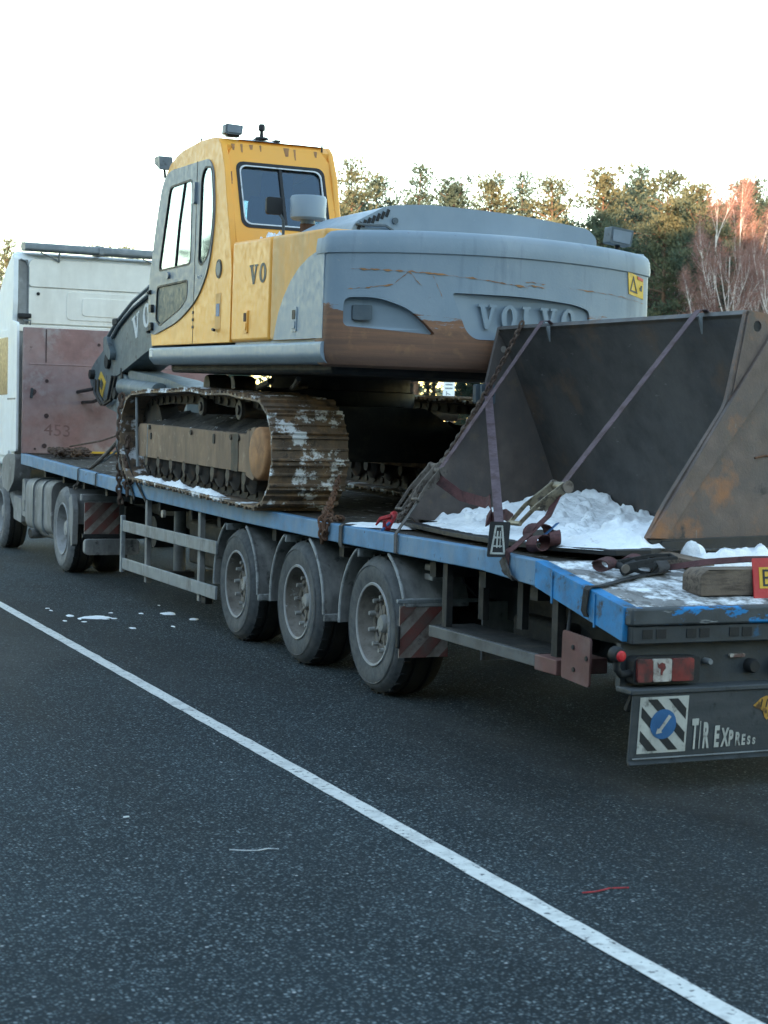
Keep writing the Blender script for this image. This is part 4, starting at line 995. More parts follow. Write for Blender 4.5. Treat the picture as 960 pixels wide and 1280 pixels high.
# ---- skirt
MB().prism(round_poly([(-.02, 1.25), (-.02, 1.155), (.03, 1.10), (.25, 1.10), (.25, 1.25)], .025), 'y', -1.52, 2.72).build('side_skirt', 'machine_grey', EX, bevel=.02, seg=3)
MB().prism([(2.60, 1.17), (2.70, 1.17), (2.70, 1.225), (2.60, 1.225)], 'x', -.0225, -.0195).build('skirt_reflector', 'letter_white', EX)
MB().prism(round_poly([(2.35, 1.25), (2.35, 1.10), (2.60, 1.10), (2.62, 1.16), (2.62, 1.25)], .025), 'y', -1.5, 2.5).build('side_skirt', 'machine_grey', EX, bevel=.02)
# ---- cab
side_o = [(2.71, 1.268), (2.80, 1.55), (2.80, 1.80), (2.625, 2.33), (2.46, 2.66), (2.36, 2.77), (2.24, 2.835), (2.06, 2.885), (1.86, 2.912), (1.37, 2.93), (1.02, 2.915), (.90, 2.895), (.83, 2.84), (.72, 2.64), (.64, 2.38), (.52, 2.04), (.475, 1.85), (.475, 1.268)]
w_door = round_poly([(2.20, 2.635), (1.535, 2.635), (1.535, 1.935), (2.50, 1.925)], .07)
w_quart = round_poly([(1.20, 2.70), (1.01, 2.68), (.925, 2.33), (1.02, 1.99), (1.22, 1.90), (1.315, 1.94), (1.285, 2.62)], [.08, .06, .15, .12, .06, .04, .06], 5)
w_low = round_poly([(2.535, 1.79), (1.60, 1.805), (1.61, 1.65), (1.80, 1.57), (2.43, 1.44), (2.56, 1.50)], [.05, .05, .06, .1, .05, .04], 4)
CB = MB().prism(side_o, 'x', 0, .05, holes=[w_door, w_quart, w_low]).build('cab_shell', 'machine_yellow', EX, bevel=.030, seg=4)
door_o = round_poly([(2.815, 1.80), (2.63, 2.335), (2.46, 2.655), (2.34, 2.745), (2.16, 2.775), (1.60, 2.765), (1.10, 2.755), (.975, 2.66), (.905, 2.28), (1.04, 1.865), (1.33, 1.635), (1.86, 1.465), (2.60, 1.365), (2.77, 1.38), (2.815, 1.55)], [.2, .3, .12, .06, .1, .1, .08, .08, .3, .3, .3, .3, .1, .06, .1], 4)
DO = MB().prism(door_o, 'x', -.012, .006, holes=[w_door, w_quart, w_low]).build('door', 'door_grey', EX, bevel=.005)
gp = shrink
for w_, nm in ((w_door, 'door_window'), (w_quart, 'quarter_window'), (w_low, 'lower_window')):
    f = MB().prism(shrink(w_, -.006), 'x', -.015, .012, holes=[shrink(w_, .010)]).build('window_seal', 'rubber_seal', DO)
    MB().prism(w_, 'x', -.004, .001).build('pane', 'cab_glass' if nm != 'lower_window' else 'teal_pane', DO)
MB().tube([(-.004, 1.76, 2.63), (-.004, 1.90, 2.30), (-.004, 1.99, 1.93)], .013, 6).build('window_bar', 'rubber_seal', DO)
MB().prism([(1.40, 2.765), (1.415, 2.765), (1.425, 1.60), (1.41, 1.60)], 'x', -.0135, -.011).build('door_gap', 'rubber_seal', DO)
MB().prism(rrect(1.40, 1.47, 2.42, 2.60, .02), 'x', -.035, -.011).build('hinge', 'door_grey', DO, bevel=.008)
hd_ = MB().prism(round_poly([(2.33, 1.905), (2.18, 1.905), (2.12, 1.875), (2.15, 1.84), (2.33, 1.865)], .02), 'x', -.03, -.011).build('door_handle', 'door_grey', DO, bevel=.008)
for z in (1.60, 1.44): MB().prism(rrect(2.62, 2.70, z-.035, z+.035, .02), 'x', -.04, -.011).build('door_catch', 'rubber_seal', DO, bevel=.008)
for z in (1.40, 1.75): MB().cyl((-.02, 2.72, z), (-.02, 2.78, z), .02, 8).build('hinge_pin', 'rubber_seal', DO)
text_mesh('small_lettering', 'VOLVO', .045, 'letter_white', DO, frame((0, -1, 0), (0, 0, 1), (-.0135, 1.345, 1.80)), .0006)
# rust runs below the roof edge at the back
def rust_run(x, z, w_, L, RWp):
    n_ = 6; P = [(x-w_/2*(1-.5*k/n_)+.004*noise.noise((k*1.3, x*9, 0)), z-L*k/n_) for k in range(n_+1)]+[(x+w_/2*(1-.6*k/n_)+.004*noise.noise((k*1.1, x*7, 4)), z-L*k/n_) for k in range(n_, -1, -1)]
    MB().prism(P, 'y', lambda p: rearY(p[1])-.0025, lambda p: rearY(p[1])+.002).build('rust_run', 'rust_orange', RWp)
# other walls of the cab
rearY = lambda z: .475+max(0, z-1.95)*.40
rear_o = [(.045, 1.95), (.045, 2.76), (.12, 2.86), (.84, 2.86), (.915, 2.76), (.915, 1.95)]
rear_w = rrect(.115, .845, 2.185, 2.70, .06)
RW = MB().prism(rear_o, 'y', lambda p: rearY(p[1]), lambda p: rearY(p[1])+.05, holes=[rear_w]).build('cab_rear', 'machine_yellow', EX, bevel=.008)
MB().prism(shrink(rear_w, -.010), 'y', lambda p: rearY(p[1])-.006, lambda p: rearY(p[1])+.02, holes=[shrink(rear_w, .014)]).build('window_seal', 'rubber_seal', RW)
MB().prism(shrink(rear_w, .016), 'y', lambda p: rearY(p[1])-.004, lambda p: rearY(p[1])+.012, holes=[shrink(rear_w, .026)]).build('window_trim', 'letter_white', RW)
MB().prism(rear_w, 'y', lambda p: rearY(p[1])+.022, lambda p: rearY(p[1])+.027).build('pane', 'cab_glass_blue', RW)
MB().prism([(.468, 2.19), (.492, 2.19), (.492, 2.695), (.468, 2.695)], 'y', lambda p: rearY(p[1])+.004, lambda p: rearY(p[1])+.02).build('window_bar', 'rubber_seal', RW)
for x_, z_, w_, L_ in ((.10, 2.85, .03, .05), (.17, 2.855, .02, .07), (.25, 2.855, .035, .04), (.33, 2.855, .015, .05), (.55, 2.855, .05, .07), (.62, 2.85, .02, .09), (.80, 2.85, .03, .05), (.06, 2.62, .018, .10)): rust_run(x_, z_, w_, L_, RW)
right_w = round_poly([(2.55, 1.75), (2.36, 2.62), (1.0, 2.72), (.85, 2.4), (.8, 1.75)], .08)
MB().prism(side_o, 'x', .91, .96, holes=[right_w]).build('cab_side', 'machine_yellow', EX, bevel=.018, seg=3)
MB().prism(right_w, 'x', .93, .935).build('side_pane', 'cab_glass', EX)
roof = side_o[4:13]; low_r = [(y*.985+.02, z-.06) for y, z in roof]
MB().prism(roof+low_r[::-1], 'x', .046, .914).build('cab_roof', 'machine_yellow', EX)
fr_ = [side_o[1], side_o[2], side_o[3], side_o[4]]
MB().prism([(y-.01, z) for y, z in fr_]+[(y-.017, z) for y, z in fr_[::-1]], 'x', .05, .91).build('windscreen', 'cab_glass', EX)
MB().prism([(2.70, 1.27), (2.79, 1.55), (2.76, 1.55), (2.67, 1.27)], 'x', .046, .914).build('front_panel', 'machine_yellow', EX)
MB().box(.05, .91, .5, 2.68, 1.27, 1.31).build('cab_floor', 'chassis_dark', EX)
MB().box(.06, .90, .56, .66, 1.31, 2.10).build('rear_trim', 'seat_black', EX, bevel=.03)
MB().prism(round_poly([(.86, 1.72), (.98, 1.72), (.90, 2.42), (.78, 2.46)], .05), 'x', .26, .70).build('seat_back', 'seat_black', EX, bevel=.04, seg=3)
MB().prism(round_poly([(.80, 2.44), (.90, 2.44), (.86, 2.64), (.78, 2.64)], .03), 'x', .36, .60).build('head_rest', 'seat_black', EX, bevel=.03, seg=3)
MB().box(.26, .70, .9, 1.42, 1.58, 1.74).build('seat_cushion', 'seat_black', EX, bevel=.05, seg=3)
for x in (.14, .74): MB().box(x, x+.12, 1.0, 1.62, 1.62, 1.80).build('control_console', 'seat_black', EX, bevel=.03); MB().cyl((x+.06, 1.55, 1.8), (x+.06, 1.60, 2.0), .018, 8).build('control_lever', 'seat_black', EX)
# roof fittings
MB().box(.06, .16, .86, .92, 2.91, 2.93).build('lamp_foot', 'rubber_seal', EX)
wl = MB().prism(round_poly([(.035, 2.925), (.175, 2.925), (.185, 3.0), (.04, 3.005)], .012), 'y', .84, .93).build('work_lamp', 'dark_grey_paint', EX, bevel=.008)
MB().prism(rrect(.05, .17, 2.94, 2.995, .01), 'y', .835, .841).build('lamp_lens', 'door_grey', wl)
MB().lathe([(.001, .10), (.022, .10), (.028, .08), (.028, .05), (.014, .045), (.016, 0), (.05, -.005), (.06, -.02), (.001, -.02)], 'z', (.36, .90, 2.935), 14).build('beacon_stub', 'rubber_seal', EX)
for x in (.30, .46): MB().box(x, x+.05, .86, .96, 2.90, 2.918).build('roof_clip', 'rubber_seal', EX, bevel=.004)
MB().cyl((.86, .84, 2.85), (.86, .84, 2.91), .008, 6).build('roof_bolt', 'rubber_seal', EX)
MB().cyl((.03, 1.46, 2.90), (.03, 1.46, 2.965), .007, 6).build('roof_bolt', 'rubber_seal', EX)
MB().prism(round_poly([(2.40, 2.80), (2.58, 2.87), (2.60, 2.93), (2.44, 2.93)], .015), 'x', -.05, .07).build('work_lamp', 'dark_grey_paint', EX, bevel=.01)
MB().cyl((.01, 2.44, 2.74), (.01, 2.48, 2.84), .012, 8).build('lamp_stay', 'rubber_seal', EX)
def snow_cap(x0, x1, y0, y1, z0, hgt, sd, nm='snow_patch', slope=0):
    m = MB(); vs = []; fs = []; a, b = 16, 12
    for i in range(a+1):
        for j in range(b+1):
            u, v = i/a, j/b; e = min(1, 6*min(u, 1-u, v, 1-v)+.0)
            e *= max(0, min(1, .55+1.1*noise.noise((u*2.2+sd, v*2.2, sd))))
            vs.append((x0+(x1-x0)*u, y0+(y1-y0)*v, z0+slope*v-.012+e*(hgt+hgt*.6*noise.noise((u*6, v*6, sd)))))
    for i in range(a):
        for j in range(b): fs.append((i*(b+1)+j, i*(b+1)+j+1, (i+1)*(b+1)+j+1, (i+1)*(b+1)+j))
    m.add(vs, fs); return m.build(nm, 'snow', EX, ang=80)
snow_cap(.16, .88, .86, 1.35, 2.905, .03, 3)
snow_cap(.16, .36, .18, .44, 2.005, .11, 5.3)
# ---- engine house: left service doors, top, hood
MB().box(.03, 2.57, -1.35, .46, 1.13, 1.985).build('engine_house', 'machine_grey', EX, bevel=.04)
topz = lambda y: 2.035+.02*y
def top_panel(y0, y1, m, nm):
    pr = [(y0, 1.268), (y1, 1.268), (y1, topz(y1)-.0), (y0, topz(y0))]
    return MB().prism(pr, 'x', 0, .30).build(nm, m, EX, bevel=.03, seg=4)
P1 = top_panel(-.425, .462, 'machine_yellow', 'service_door')
P2 = top_panel(-1.50, -.435, 'faded_yellow', 'service_door')
sw = [(-.536, 1.272), (-.57, 1.36), (-.63, 1.47), (-.72, 1.57), (-.86, 1.68), (-1.02, 1.765), (-1.20, 1.825), (-1.38, 1.86), (-1.498, 1.875), (-1.498, 1.272)]
MB().prism(sw, 'x', -.003, .004).build('grey_swoosh', 'machine_grey', P2)
MB().box(.30, 2.58, -1.36, .44, 1.98, 2.005).build('deck_cover', 'machine_grey', EX, bevel=.008)
def latch(y, z, parent, m):
    o = MB().prism(rrect(y-.05, y+.05, z-.085, z+.085, .012), 'x', -.010, .002).build('latch_plate', m, parent, bevel=.004)
    MB().prism(rrect(y-.028, y+.028, z+.0, z+.065, .01), 'x', -.014, -.009).build('latch_recess', 'rubber_seal' if m == 'machine_grey' else 'rust_steel', parent)
    MB().prism(rrect(y-.032, y+.032, z-.065, z-.01, .01), 'x', -.016, -.009).build('latch_pull', m, parent, bevel=.003)
latch(.09, 1.42, P1, 'machine_yellow'); latch(-.965, 1.41, P2, 'machine_grey')
hl_ = MB().prism(arc(.79, 1.855, .075, 0, 360, 24)[:-1], 'x', -.006, .004).build('vent_rim', 'rubber_seal', CB)
MB().prism(arc(.79, 1.855, .055, 0, 360, 20)[:-1], 'x', -.009, -.005).build('vent_grille', 'grey_trim', CB)
MB().prism([(.86, 1.66), (.72, 1.66), (.72, 1.38), (.86, 1.38)], 'x', -.0022, .0).build('worn_patch', 'faded_yellow', CB)
MB().prism(rrect(.745, .83, 1.48, 1.58, .012), 'x', -.005, -.002).build('blue_label', 'sticker_blue', CB)
MB().tube([(-.01, .84, 1.37), (-.03, .82, 1.375), (-.03, .78, 1.37)], .012, 7).build('key_lock', 'rubber_seal', CB)
MB().prism([(1.455, 1.27), (1.463, 1.27), (1.463, 1.58), (1.455, 1.58)], 'x', -.002, .002).build('panel_gap', 'rubber_seal', CB)
for z in (1.47, 1.53, 1.41): MB().prism(rrect(1.44, 1.475, z-.012, z+.012, .005), 'x', -.006, .0).build('gap_hinge', 'rubber_seal', CB)
# painted serif letters
def letter_polys(ch):
    if ch == 'V': return [[(0, 1), (.42, 1), (.42, .90), (.33, .90), (.50, .36), (.64, .90), (.54, .90), (.54, 1), (.90, 1), (.90, .90), (.80, .90), (.54, 0), (.36, 0), (.09, .90), (0, .90)]], []
    if ch == 'O':
        return [[(.42+.40*math.cos(2*math.pi*k/28), .5+.52*math.sin(2*math.pi*k/28)) for k in range(28)]], [[(.42+.16*math.cos(2*math.pi*k/24), .5+.38*math.sin(2*math.pi*k/24)) for k in range(24)]]
    if ch == 'L': return [[(0, 1), (.42, 1), (.42, .90), (.32, .90), (.32, .11), (.55, .11), (.60, .32), (.70, .32), (.70, 0), (0, 0), (0, .10), (.09, .10), (.09, .90), (0, .90)]], []
def serif(ch, material, parent, o, ax, az, size, wide, depth, nm='letter'):
    po, ho = letter_polys(ch)
    ax = Vector(ax).normalized(); az = Vector(az).normalized(); nn = ax.cross(az)
    M = Matrix((ax, nn*-1, az)).transposed().to_4x4(); M.translation = Vector(o)
    mb = MB().prism([(x*size*wide, z*size) for x, z in po[0]], 'y', 0, -depth, [[(x*size*wide, z*size) for x, z in hh] for hh in ho], M=M)
    return mb.build(nm, material, parent)
serif('V', 'letter_dark', P1, (-.001, .035, 1.695), (0, -1, 0), (0, 0, 1), .145, 1.45, .002)
serif('O', 'letter_dark', P1, (-.001, -.185, 1.70), (0, -1, 0), (0, 0, 1), .14, 1.35, .002)
# air cleaner cap and mirror on the engine house
ac = MB().lathe([(.055, 2.0), (.055, 2.20), (.12, 2.20), (.135, 2.215), (.138, 2.36), (.128, 2.378), (.001, 2.385)], 'z', (.42, -.05, 0), 32).build('air_cleaner', 'machine_grey', EX)
MB().lathe([(.056, 2.0), (.058, 2.0), (.058, 2.17), (.056, 2.17)], 'z', (.42, -.05, 0), 24).build('cleaner_neck', 'rust_steel', ac)
mr = MB().tube([(.28, .10, 2.0), (.28, .10, 2.20), (.24, .12, 2.27)], .012, 8).build('mirror_arm', 'dark_grey_paint', EX)
MB().prism(rrect(.14, .27, 2.24, 2.37, .02), 'y', .10, .13).build('mirror_head', 'rubber_seal', mr, bevel=.008)
# hood
hp_ = round_poly([(.22, 1.98), (.27, 2.075), (.50, 2.20), (.80, 2.232), (1.50, 2.215), (2.09, 2.155), (2.165, 2.09), (2.17, 1.98)], [.01, .03, .06, .15, .3, .05, .03, .01], 5)
HD = MB().prism(hp_, 'y', -1.36, -.25).build('engine_hood', 'machine_grey', EX, bevel=.03, seg=4)
for k in range(7):
    x = .300+k*.034; z = 2.050+k*.0165
    M = Matrix.Translation((x, -1.364, z)) @ Matrix.Rotation(R(20), 4, 'Y')
    MB().box(-.010, .010, -.003, .010, -.026, .026, M).build('louvre', 'rubber_seal', HD)
MB().tube([(.27, -1.37, 2.06), (.33, -1.39, 2.055), (.48, -1.39, 2.06), (.55, -1.37, 2.03)], .010, 6).build('hood_handle', 'dark_grey_paint', HD)
MB().cyl((.56, -1.375, 2.10), (.56, -1.355, 2.10), .022, 12).build('hood_lock', 'dark_grey_paint', HD)
snow_cap(.75, 1.45, -1.25, -.9, 2.215, .03, 8.1); snow_cap(1.30, 1.75, -1.62, -1.40, 2.0, .035, 6.2)
rl = MB().prism(round_poly([(2.28, 2.07), (2.46, 2.05), (2.48, 2.17), (2.29, 2.19)], .012), 'y', -1.36, -1.26).build('rear_work_lamp', 'dark_grey_paint', EX, bevel=.01)
MB().cyl((2.38, -1.3, 2.0), (2.38, -1.3, 2.08), .02, 8).build('rear_lamp_stay', 'rubber_seal', EX)
MB().prism(round_poly([(2.30, 2.085), (2.445, 2.068), (2.46, 2.155), (2.305, 2.17)], .01), 'y', -1.366, -1.359).build('rear_lamp_lens', 'door_grey', rl)
# ---- counterweight: swept plan, recesses cut in
def rear_plan(x):
    u = (x-1.26)/1.26
    return -1.535-.30*max(0, 1-abs(u)**2.3)**.8
plan = [(.0, -1.36), (.0, -1.44), (.0, -1.50), (.012, -1.545)]
plan += [(x, rear_plan(x)) for x in [.04+2.44*i/40 for i in range(41)]]
plan += [(2.508, -1.545), (2.52, -1.50), (2.52, -1.44), (2.52, -1.36)]
cx, cy = 1.26, -1.1
zs = [(1.085, .07), (1.10, .03), (1.13, .010), (1.18, 0), (1.50, 0), (1.845, .006), (1.858, .004), (1.866, -.008), (1.90, -.010), (1.965, -.002), (1.992, .012), (2.010, .035), (2.018, .075)]
vs = []; fs = []; m = len(plan)
for z, ins in zs:
    for (x, y) in plan:
        d = Vector((x-cx, y-cy)); L = d.length; k = (L-ins)/L
        vs.append((cx+d.x*k, cy+d.y*k if y < -1.40 else y, z-((.028*((x-1.3)/1.3)**2+.012*max(0, x-1.3)) if z > 1.8 else 0)))
for i in range(len(zs)-1):
    for j in range(m): fs.append((i*m+j, i*m+(j+1) % m, (i+1)*m+(j+1) % m, (i+1)*m+j))
fs.append(tuple(range(m-1, -1, -1))); fs.append(tuple((len(zs)-1)*m+k for k in range(m)))
cw_me = MB().add(vs, fs).mesh('counterweight') if False else None
mb = MB(); mb.add(vs, fs); cw_me = mb.mesh('counterweight')
CW = bpy.data.objects.new('counterweight', cw_me); col.objects.link(CW)
def cutter(poly, depth):
    q = MB().prism(poly, 'y', -2.4, lambda p: rear_plan(p[0])+depth)
    o = bpy.data.objects.new('cut', q.mesh('cut', False)); col.objects.link(o); return o
def dense(poly, n=6):
    out = []
    for i in range(len(poly)):
        a, b = poly[i], poly[(i+1) % len(poly)]
        for k in range(n): out.append((a[0]+(b[0]-a[0])*k/n, a[1]+(b[1]-a[1])*k/n))
    return out
rec1 = dense(round_poly([(.10, 1.545), (.30, 1.555), (.50, 1.49), (.62, 1.40), (.70, 1.315), (.10, 1.355)], [.05, .1, .1, .1, .03, .04], 5), 2)
rec2 = dense(round_poly([(.80, 1.605), (1.35, 1.605), (1.75, 1.575), (1.885, 1.54), (1.885, 1.42), (1.80, 1.30), (.985, 1.295), (.91, 1.35)], [.03, .2, .1, .05, .08, .1, .1, .08], 5), 2)
cuts = [cutter(rec1, .045), cutter(rec2, .028)]
for c in cuts:
    bm_ = CW.modifiers.new('b', 'BOOLEAN'); bm_.operation = 'DIFFERENCE'; bm_.object = c; bm_.solver = 'EXACT'
bpy.context.view_layer.update()
me2 = bpy.data.meshes.new_from_object(CW.evaluated_get(bpy.context.evaluated_depsgraph_get()))
CW.modifiers.clear(); CW.data = me2
for c in cuts: bpy.data.objects.remove(c)
me2.polygons.foreach_set('use_smooth', [True]*len(me2.polygons)); me2.set_sharp_from_angle(angle=R(35))
me2.materials.clear(); me2.materials.append(MATS['counterweight_paint']); CW.parent = EX
MB().prism(shrink(rec2, .006), 'y', lambda p: rear_plan(p[0])+.0245, lambda p: rear_plan(p[0])+.034).build('name_panel', 'machine_grey', CW)
MB().prism(shrink(rec1, .005), 'y', lambda p: rear_plan(p[0])+.0415, lambda p: rear_plan(p[0])+.05).build('recess_floor', 'machine_grey', CW)
# square reflector in the left recess
fx = [.165, .285]; 
MB().prism(rrect(.165, .285, 1.40, 1.50, .012), 'y', lambda p: rear_plan(p[0])+.022, lambda p: rear_plan(p[0])+.05).build('step_light', 'dark_grey_paint', CW, bevel=.006)
# raised name on the counterweight
xx = 1.00
for ch, w_ in (('V', .165), ('O', .155), ('L', .135), ('V', .165), ('O', .150)):
    y0 = rear_plan(xx+.07)+.030
    ax = Vector((1, rear_plan(xx+.12)-rear_plan(xx+.02), 0)); 
    ax = Vector((.10, rear_plan(xx+.12)-rear_plan(xx+.02), 0))
    serif(ch, 'letter_dark' if False else 'machine_grey', CW, (xx, y0, 1.375), ax, (0, 0, 1), .165, .92, .015)
    xx += w_+.008
# warning decal
dec = MB().prism([(2.240, 1.845), (2.420, 1.80), (2.430, 1.655), (2.260, 1.685)], 'y', lambda p: rear_plan(p[0])-.0025+.0, lambda p: rear_plan(p[0])+.006).build('warning_decal', 'decal_yellow', CW)
MB().prism([(2.267, 1.705), (2.355, 1.692), (2.303, 1.815)], 'y', lambda p: rear_plan(p[0])-.004, lambda p: rear_plan(p[0]), holes=[[(2.281, 1.714), (2.341, 1.705), (2.304, 1.79)]]).build('warning_triangle', 'letter_dark', CW)
MB().prism([(2.350, 1.816), (2.415, 1.800), (2.416, 1.780), (2.351, 1.796)], 'y', lambda p: rear_plan(p[0])-.004, lambda p: rear_plan(p[0])).build('warning_bar', 'sign_red', CW)
MB().prism([(2.385, 1.715), (2.407, 1.71), (2.410, 1.75), (2.395, 1.752), (2.389, 1.735), (2.380, 1.737)], 'y', lambda p: rear_plan(p[0])-.004, lambda p: rear_plan(p[0])).build('warning_figure', 'letter_dark', CW)
# rusty scratches in the paint
def scratch(pts, w):
    m = MB(); vs = []; fs = []
    P = []
    for (a, b) in zip(pts, pts[1:]):
        for k in range(20): P.append((a[0]+(b[0]-a[0])*k/20, a[1]+(b[1]-a[1])*k/20))
    P.append(pts[-1])
    for i, (x, z) in enumerate(P):
        ww = w*max(.1, .55+1.5*noise.noise((x*26, z*26, 1)))*(1 if 2 < i < len(P)-2 else .3)
        z += .007*noise.noise((x*24, 2, 0))+.004*noise.noise((x*70, 5, 0)); y = rear_plan(x)-.0035+(.002 if z < 1.8 else 0)
        vs += [(x, y, z-ww/2), (x, y, z+ww/2)]
        if i: fs.append((2*i-2, 2*i-1, 2*i+1, 2*i))
    m.add(vs, fs); m.build('rust_scratch', 'rust_orange', CW)
scratch([(.14, 1.735), (.34, 1.735), (.62, 1.728), (1.0, 1.705), (1.36, 1.67)], .011)
scratch([(.12, 1.60), (.25, 1.615), (.40, 1.64), (.50, 1.73), (.60, 1.63)], .009)
scratch([(.66, 1.72), (.72, 1.60), (.735, 1.56)], .014)
scratch([(1.32, 1.71), (1.50, 1.70)], .008); scratch([(1.34, 1.685), (1.52, 1.675)], .008); scratch([(1.70, 1.685), (2.1, 1.665), (2.45, 1.625)], .006)
# ---- boom, stick and rams in front of the cab
BX = (.87, 1.31)
boom = [(2.30, 1.72), (3.0, 2.22), (3.6, 2.42), (4.3, 2.36), (5.8, 1.95), (6.63, 1.79), (7.22, 1.62), (7.80, 1.40), (7.98, 1.26), (7.95, 1.08), (7.7, 1.0), (7.28, 1.01), (6.57, 1.165), (5.75, 1.34), (4.3, 1.72), (3.6, 1.76), (3.0, 1.55), (2.42, 1.28), (2.2, 1.45)]
BM = MB().prism(round_poly(boom, .12, 3), 'x', *BX).build('boom', 'boom_grey', EX, bevel=.02)
serif('V', 'letter_white', BM, (BX[0]-.001, 6.62, 1.40), (0, -1, .27), (0, .27, 1), .27, 1.35, .003)
serif('O', 'letter_white', BM, (BX[0]-.001, 6.18, 1.52), (0, -1, .27), (0, .27, 1), .26, 1.35, .003)
serif('L', 'letter_white', BM, (BX[0]-.001, 5.76, 1.63), (0, -1, .27), (0, .27, 1), .26, 1.35, .003)
for pts in ([(5.7, 1.95), (6.6, 1.775), (7.2, 1.60), (7.5, 1.46)], [(5.7, 2.03), (6.6, 1.85), (7.3, 1.64), (7.7, 1.47)]):
    MB().tube([(BX[0]-.02, y, z) for y, z in pts], .022, 7).build('hydraulic_pipe', 'dark_grey_paint', BM)
MB().box(BX[0]-.05, BX[0]+.1, 7.20, 7.42, 1.60, 1.68).build('pipe_clamp', 'chassis_dark', BM, bevel=.015)
MB().prism(round_poly([(7.42, 1.18), (7.72, 1.30), (7.74, 1.46), (7.62, 1.48), (7.38, 1.28)], .05), 'x', BX[0]-.07, BX[0]).build('pipe_block', 'boom_grey', BM, bevel=.02)
stick = [(7.95, 1.36), (8.45, 1.20), (8.72, 1.08), (8.74, .92), (8.45, .76), (7.85, .62), (7.15, .55), (6.75, .74), (6.9, .98), (7.35, 1.10), (7.6, 1.22)]
SK = MB().prism(round_poly(stick, .13, 3), 'x', BX[0]+.02, BX[1]-.02).build('stick_head', 'boom_grey', EX, bevel=.03)
MB().prism([(8.16, 1.06), (7.90, .93), (8.06, .74), (8.36, .90)], 'x', BX[0]+.014, BX[0]+.021).build('warning_diamond', 'decal_yellow', SK)
MB().prism([(8.13, .98), (8.02, .91), (8.08, .83), (8.22, .89)], 'x', BX[0]+.011, BX[0]+.015).build('warning_mark', 'letter_dark', SK)
MB().prism(round_poly([(7.0, 1.08), (5.3, .98), (4.6, .9), (4.6, .55), (5.3, .55), (7.0, .72)], .06), 'x', BX[0]+.05, BX[1]-.05).build('stick', 'boom_grey', EX, bevel=.03)
MB().prism(round_poly([(7.1, 1.1), (7.16, 1.1), (7.10, .55), (7.04, .55)], .01), 'x', BX[0]+.0, BX[0]+.05).build('stick_rib', 'chassis_dark', SK)
for y, z, r in ((7.70, 1.18, .09), (8.52, 1.02, .06), (7.3, .80, .07)): MB().cyl((BX[0]-.04, y, z), (BX[0]+.1, y, z), r, 16).build('pivot_pin', 'chassis_dark', SK)
MB().cyl((BX[0]-.02, 6.9, .88), (BX[0]-.02, 5.4, .84), .10, 16).build('stick_ram', 'boom_grey', EX)
MB().tube([(.86, 8.42, .84), (.80, 8.9, .80), (.78, 9.25, .78), (.82, 9.3, .70), (.86, 9.0, .66), (.88, 8.5, .68), (.88, 8.2, .72)], .022, 8).build('loop_hose', 'hose_black', SK)
for o_ in (0, .16): MB().tube([(.84, 8.25-o_, .95), (.80, 8.1-o_, .80), (.82, 7.85-o_, .66), (.84, 7.6-o_, .72), (.84, 7.4-o_, 1.0)], .02, 7).build('stick_hose', 'hose_black', SK)
MB().cyl((.98, 3.2, 1.45), (.98, 4.4, 1.85), .08, 14).build('boom_ram', 'boom_grey', EX)

# ================================================================== loader bucket lying on the tail of the trailer
Ba = Vector((.166, -.986, 0)).normalized(); Bn = Vector((.986, .166, 0)).normalized(); Bo = Vector((.39, .12, 1.085)); BW = 2.24
BK = thing('loader_bucket', 'big dark rusty loader bucket lying mouth open on the trailer tail', 'bucket', Bo)
BF = Matrix((Bn, Ba, Vector((0, 0, 1)))).transposed().to_4x4()          # local: x = depth, y = width, z = up
curve = round_poly([(.61, 1.315), (.73, 1.13), (.84, .92), (.95, .70), (1.06, .47), (1.145, .28), (1.175, .10), (1.08, .022), (.9, .012), (0, .012)], .1, 3)
curve = curve[2:-2]
inner = [(x-.022, z+.010) for x, z in curve]
MB().prism(curve+[(0.0, .03)]+inner[::-1][1:], 'y', .0, BW, M=BF).build('back_wall', 'bucket_dark', BK)
sp = round_poly([(-.07, .055), (.06, .255), (.485, .79), (.62, 1.325), (.92, 1.30), (1.22, .95), (1.32, .35), (1.22, .0), (.25, -.04), (.03, -.03)], [.01, .05, .06, .02, .1, .2, .1, .1, .02, .01], 3)
for y0, y1, m in ((-.024, 0, 'bucket_inner'), (BW, BW+.026, 'bucket_brown')):
    MB().prism(sp, 'y', y0, y1, M=BF).build('side_plate', m, BK, bevel=.004)
# wear strip along the mouth edge and dark skid below, on the outer face at the tail
st = [(-.07, .06), (.485, .79), (.80, 1.20), (.92, 1.10), (.72, .83), (.35, .42), (.05, .055)]
MB().prism(st, 'y', BW+.026, BW+.052, M=BF).build('wear_strip', 'bucket_brown', BK, bevel=.004)
MB().prism([(.525, .85), (.63, 1.318), (.90, 1.295), (.86, 1.27)], 'y', BW+.026, BW+.034, M=BF, holes=[arc(.700, 1.235, .030, 0, 360, 14)[:-1]]).build('ear_plate', 'bucket_brown', BK, bevel=.003)
MB().prism(arc(.700, 1.235, .028, 0, 360, 14)[:-1], 'y', BW+.0265, BW+.0285, M=BF).build('ear_hole', 'black_rubber', BK)
MB().prism([(.02, -.035), (.25, -.045), (1.2, -.02), (1.2, .07), (.25, .055), (-.07, .055)], 'y', BW+.026, BW+.040, M=BF).build('skid_plate', 'cutting_edge', BK, bevel=.004)
MB().prism([(.02, .045), (.20, .045), (.20, -.04), (.0, -.035)], 'y', BW-.12, BW+.05, M=BF).build('corner_shoe', 'cutting_edge', BK, bevel=.01)
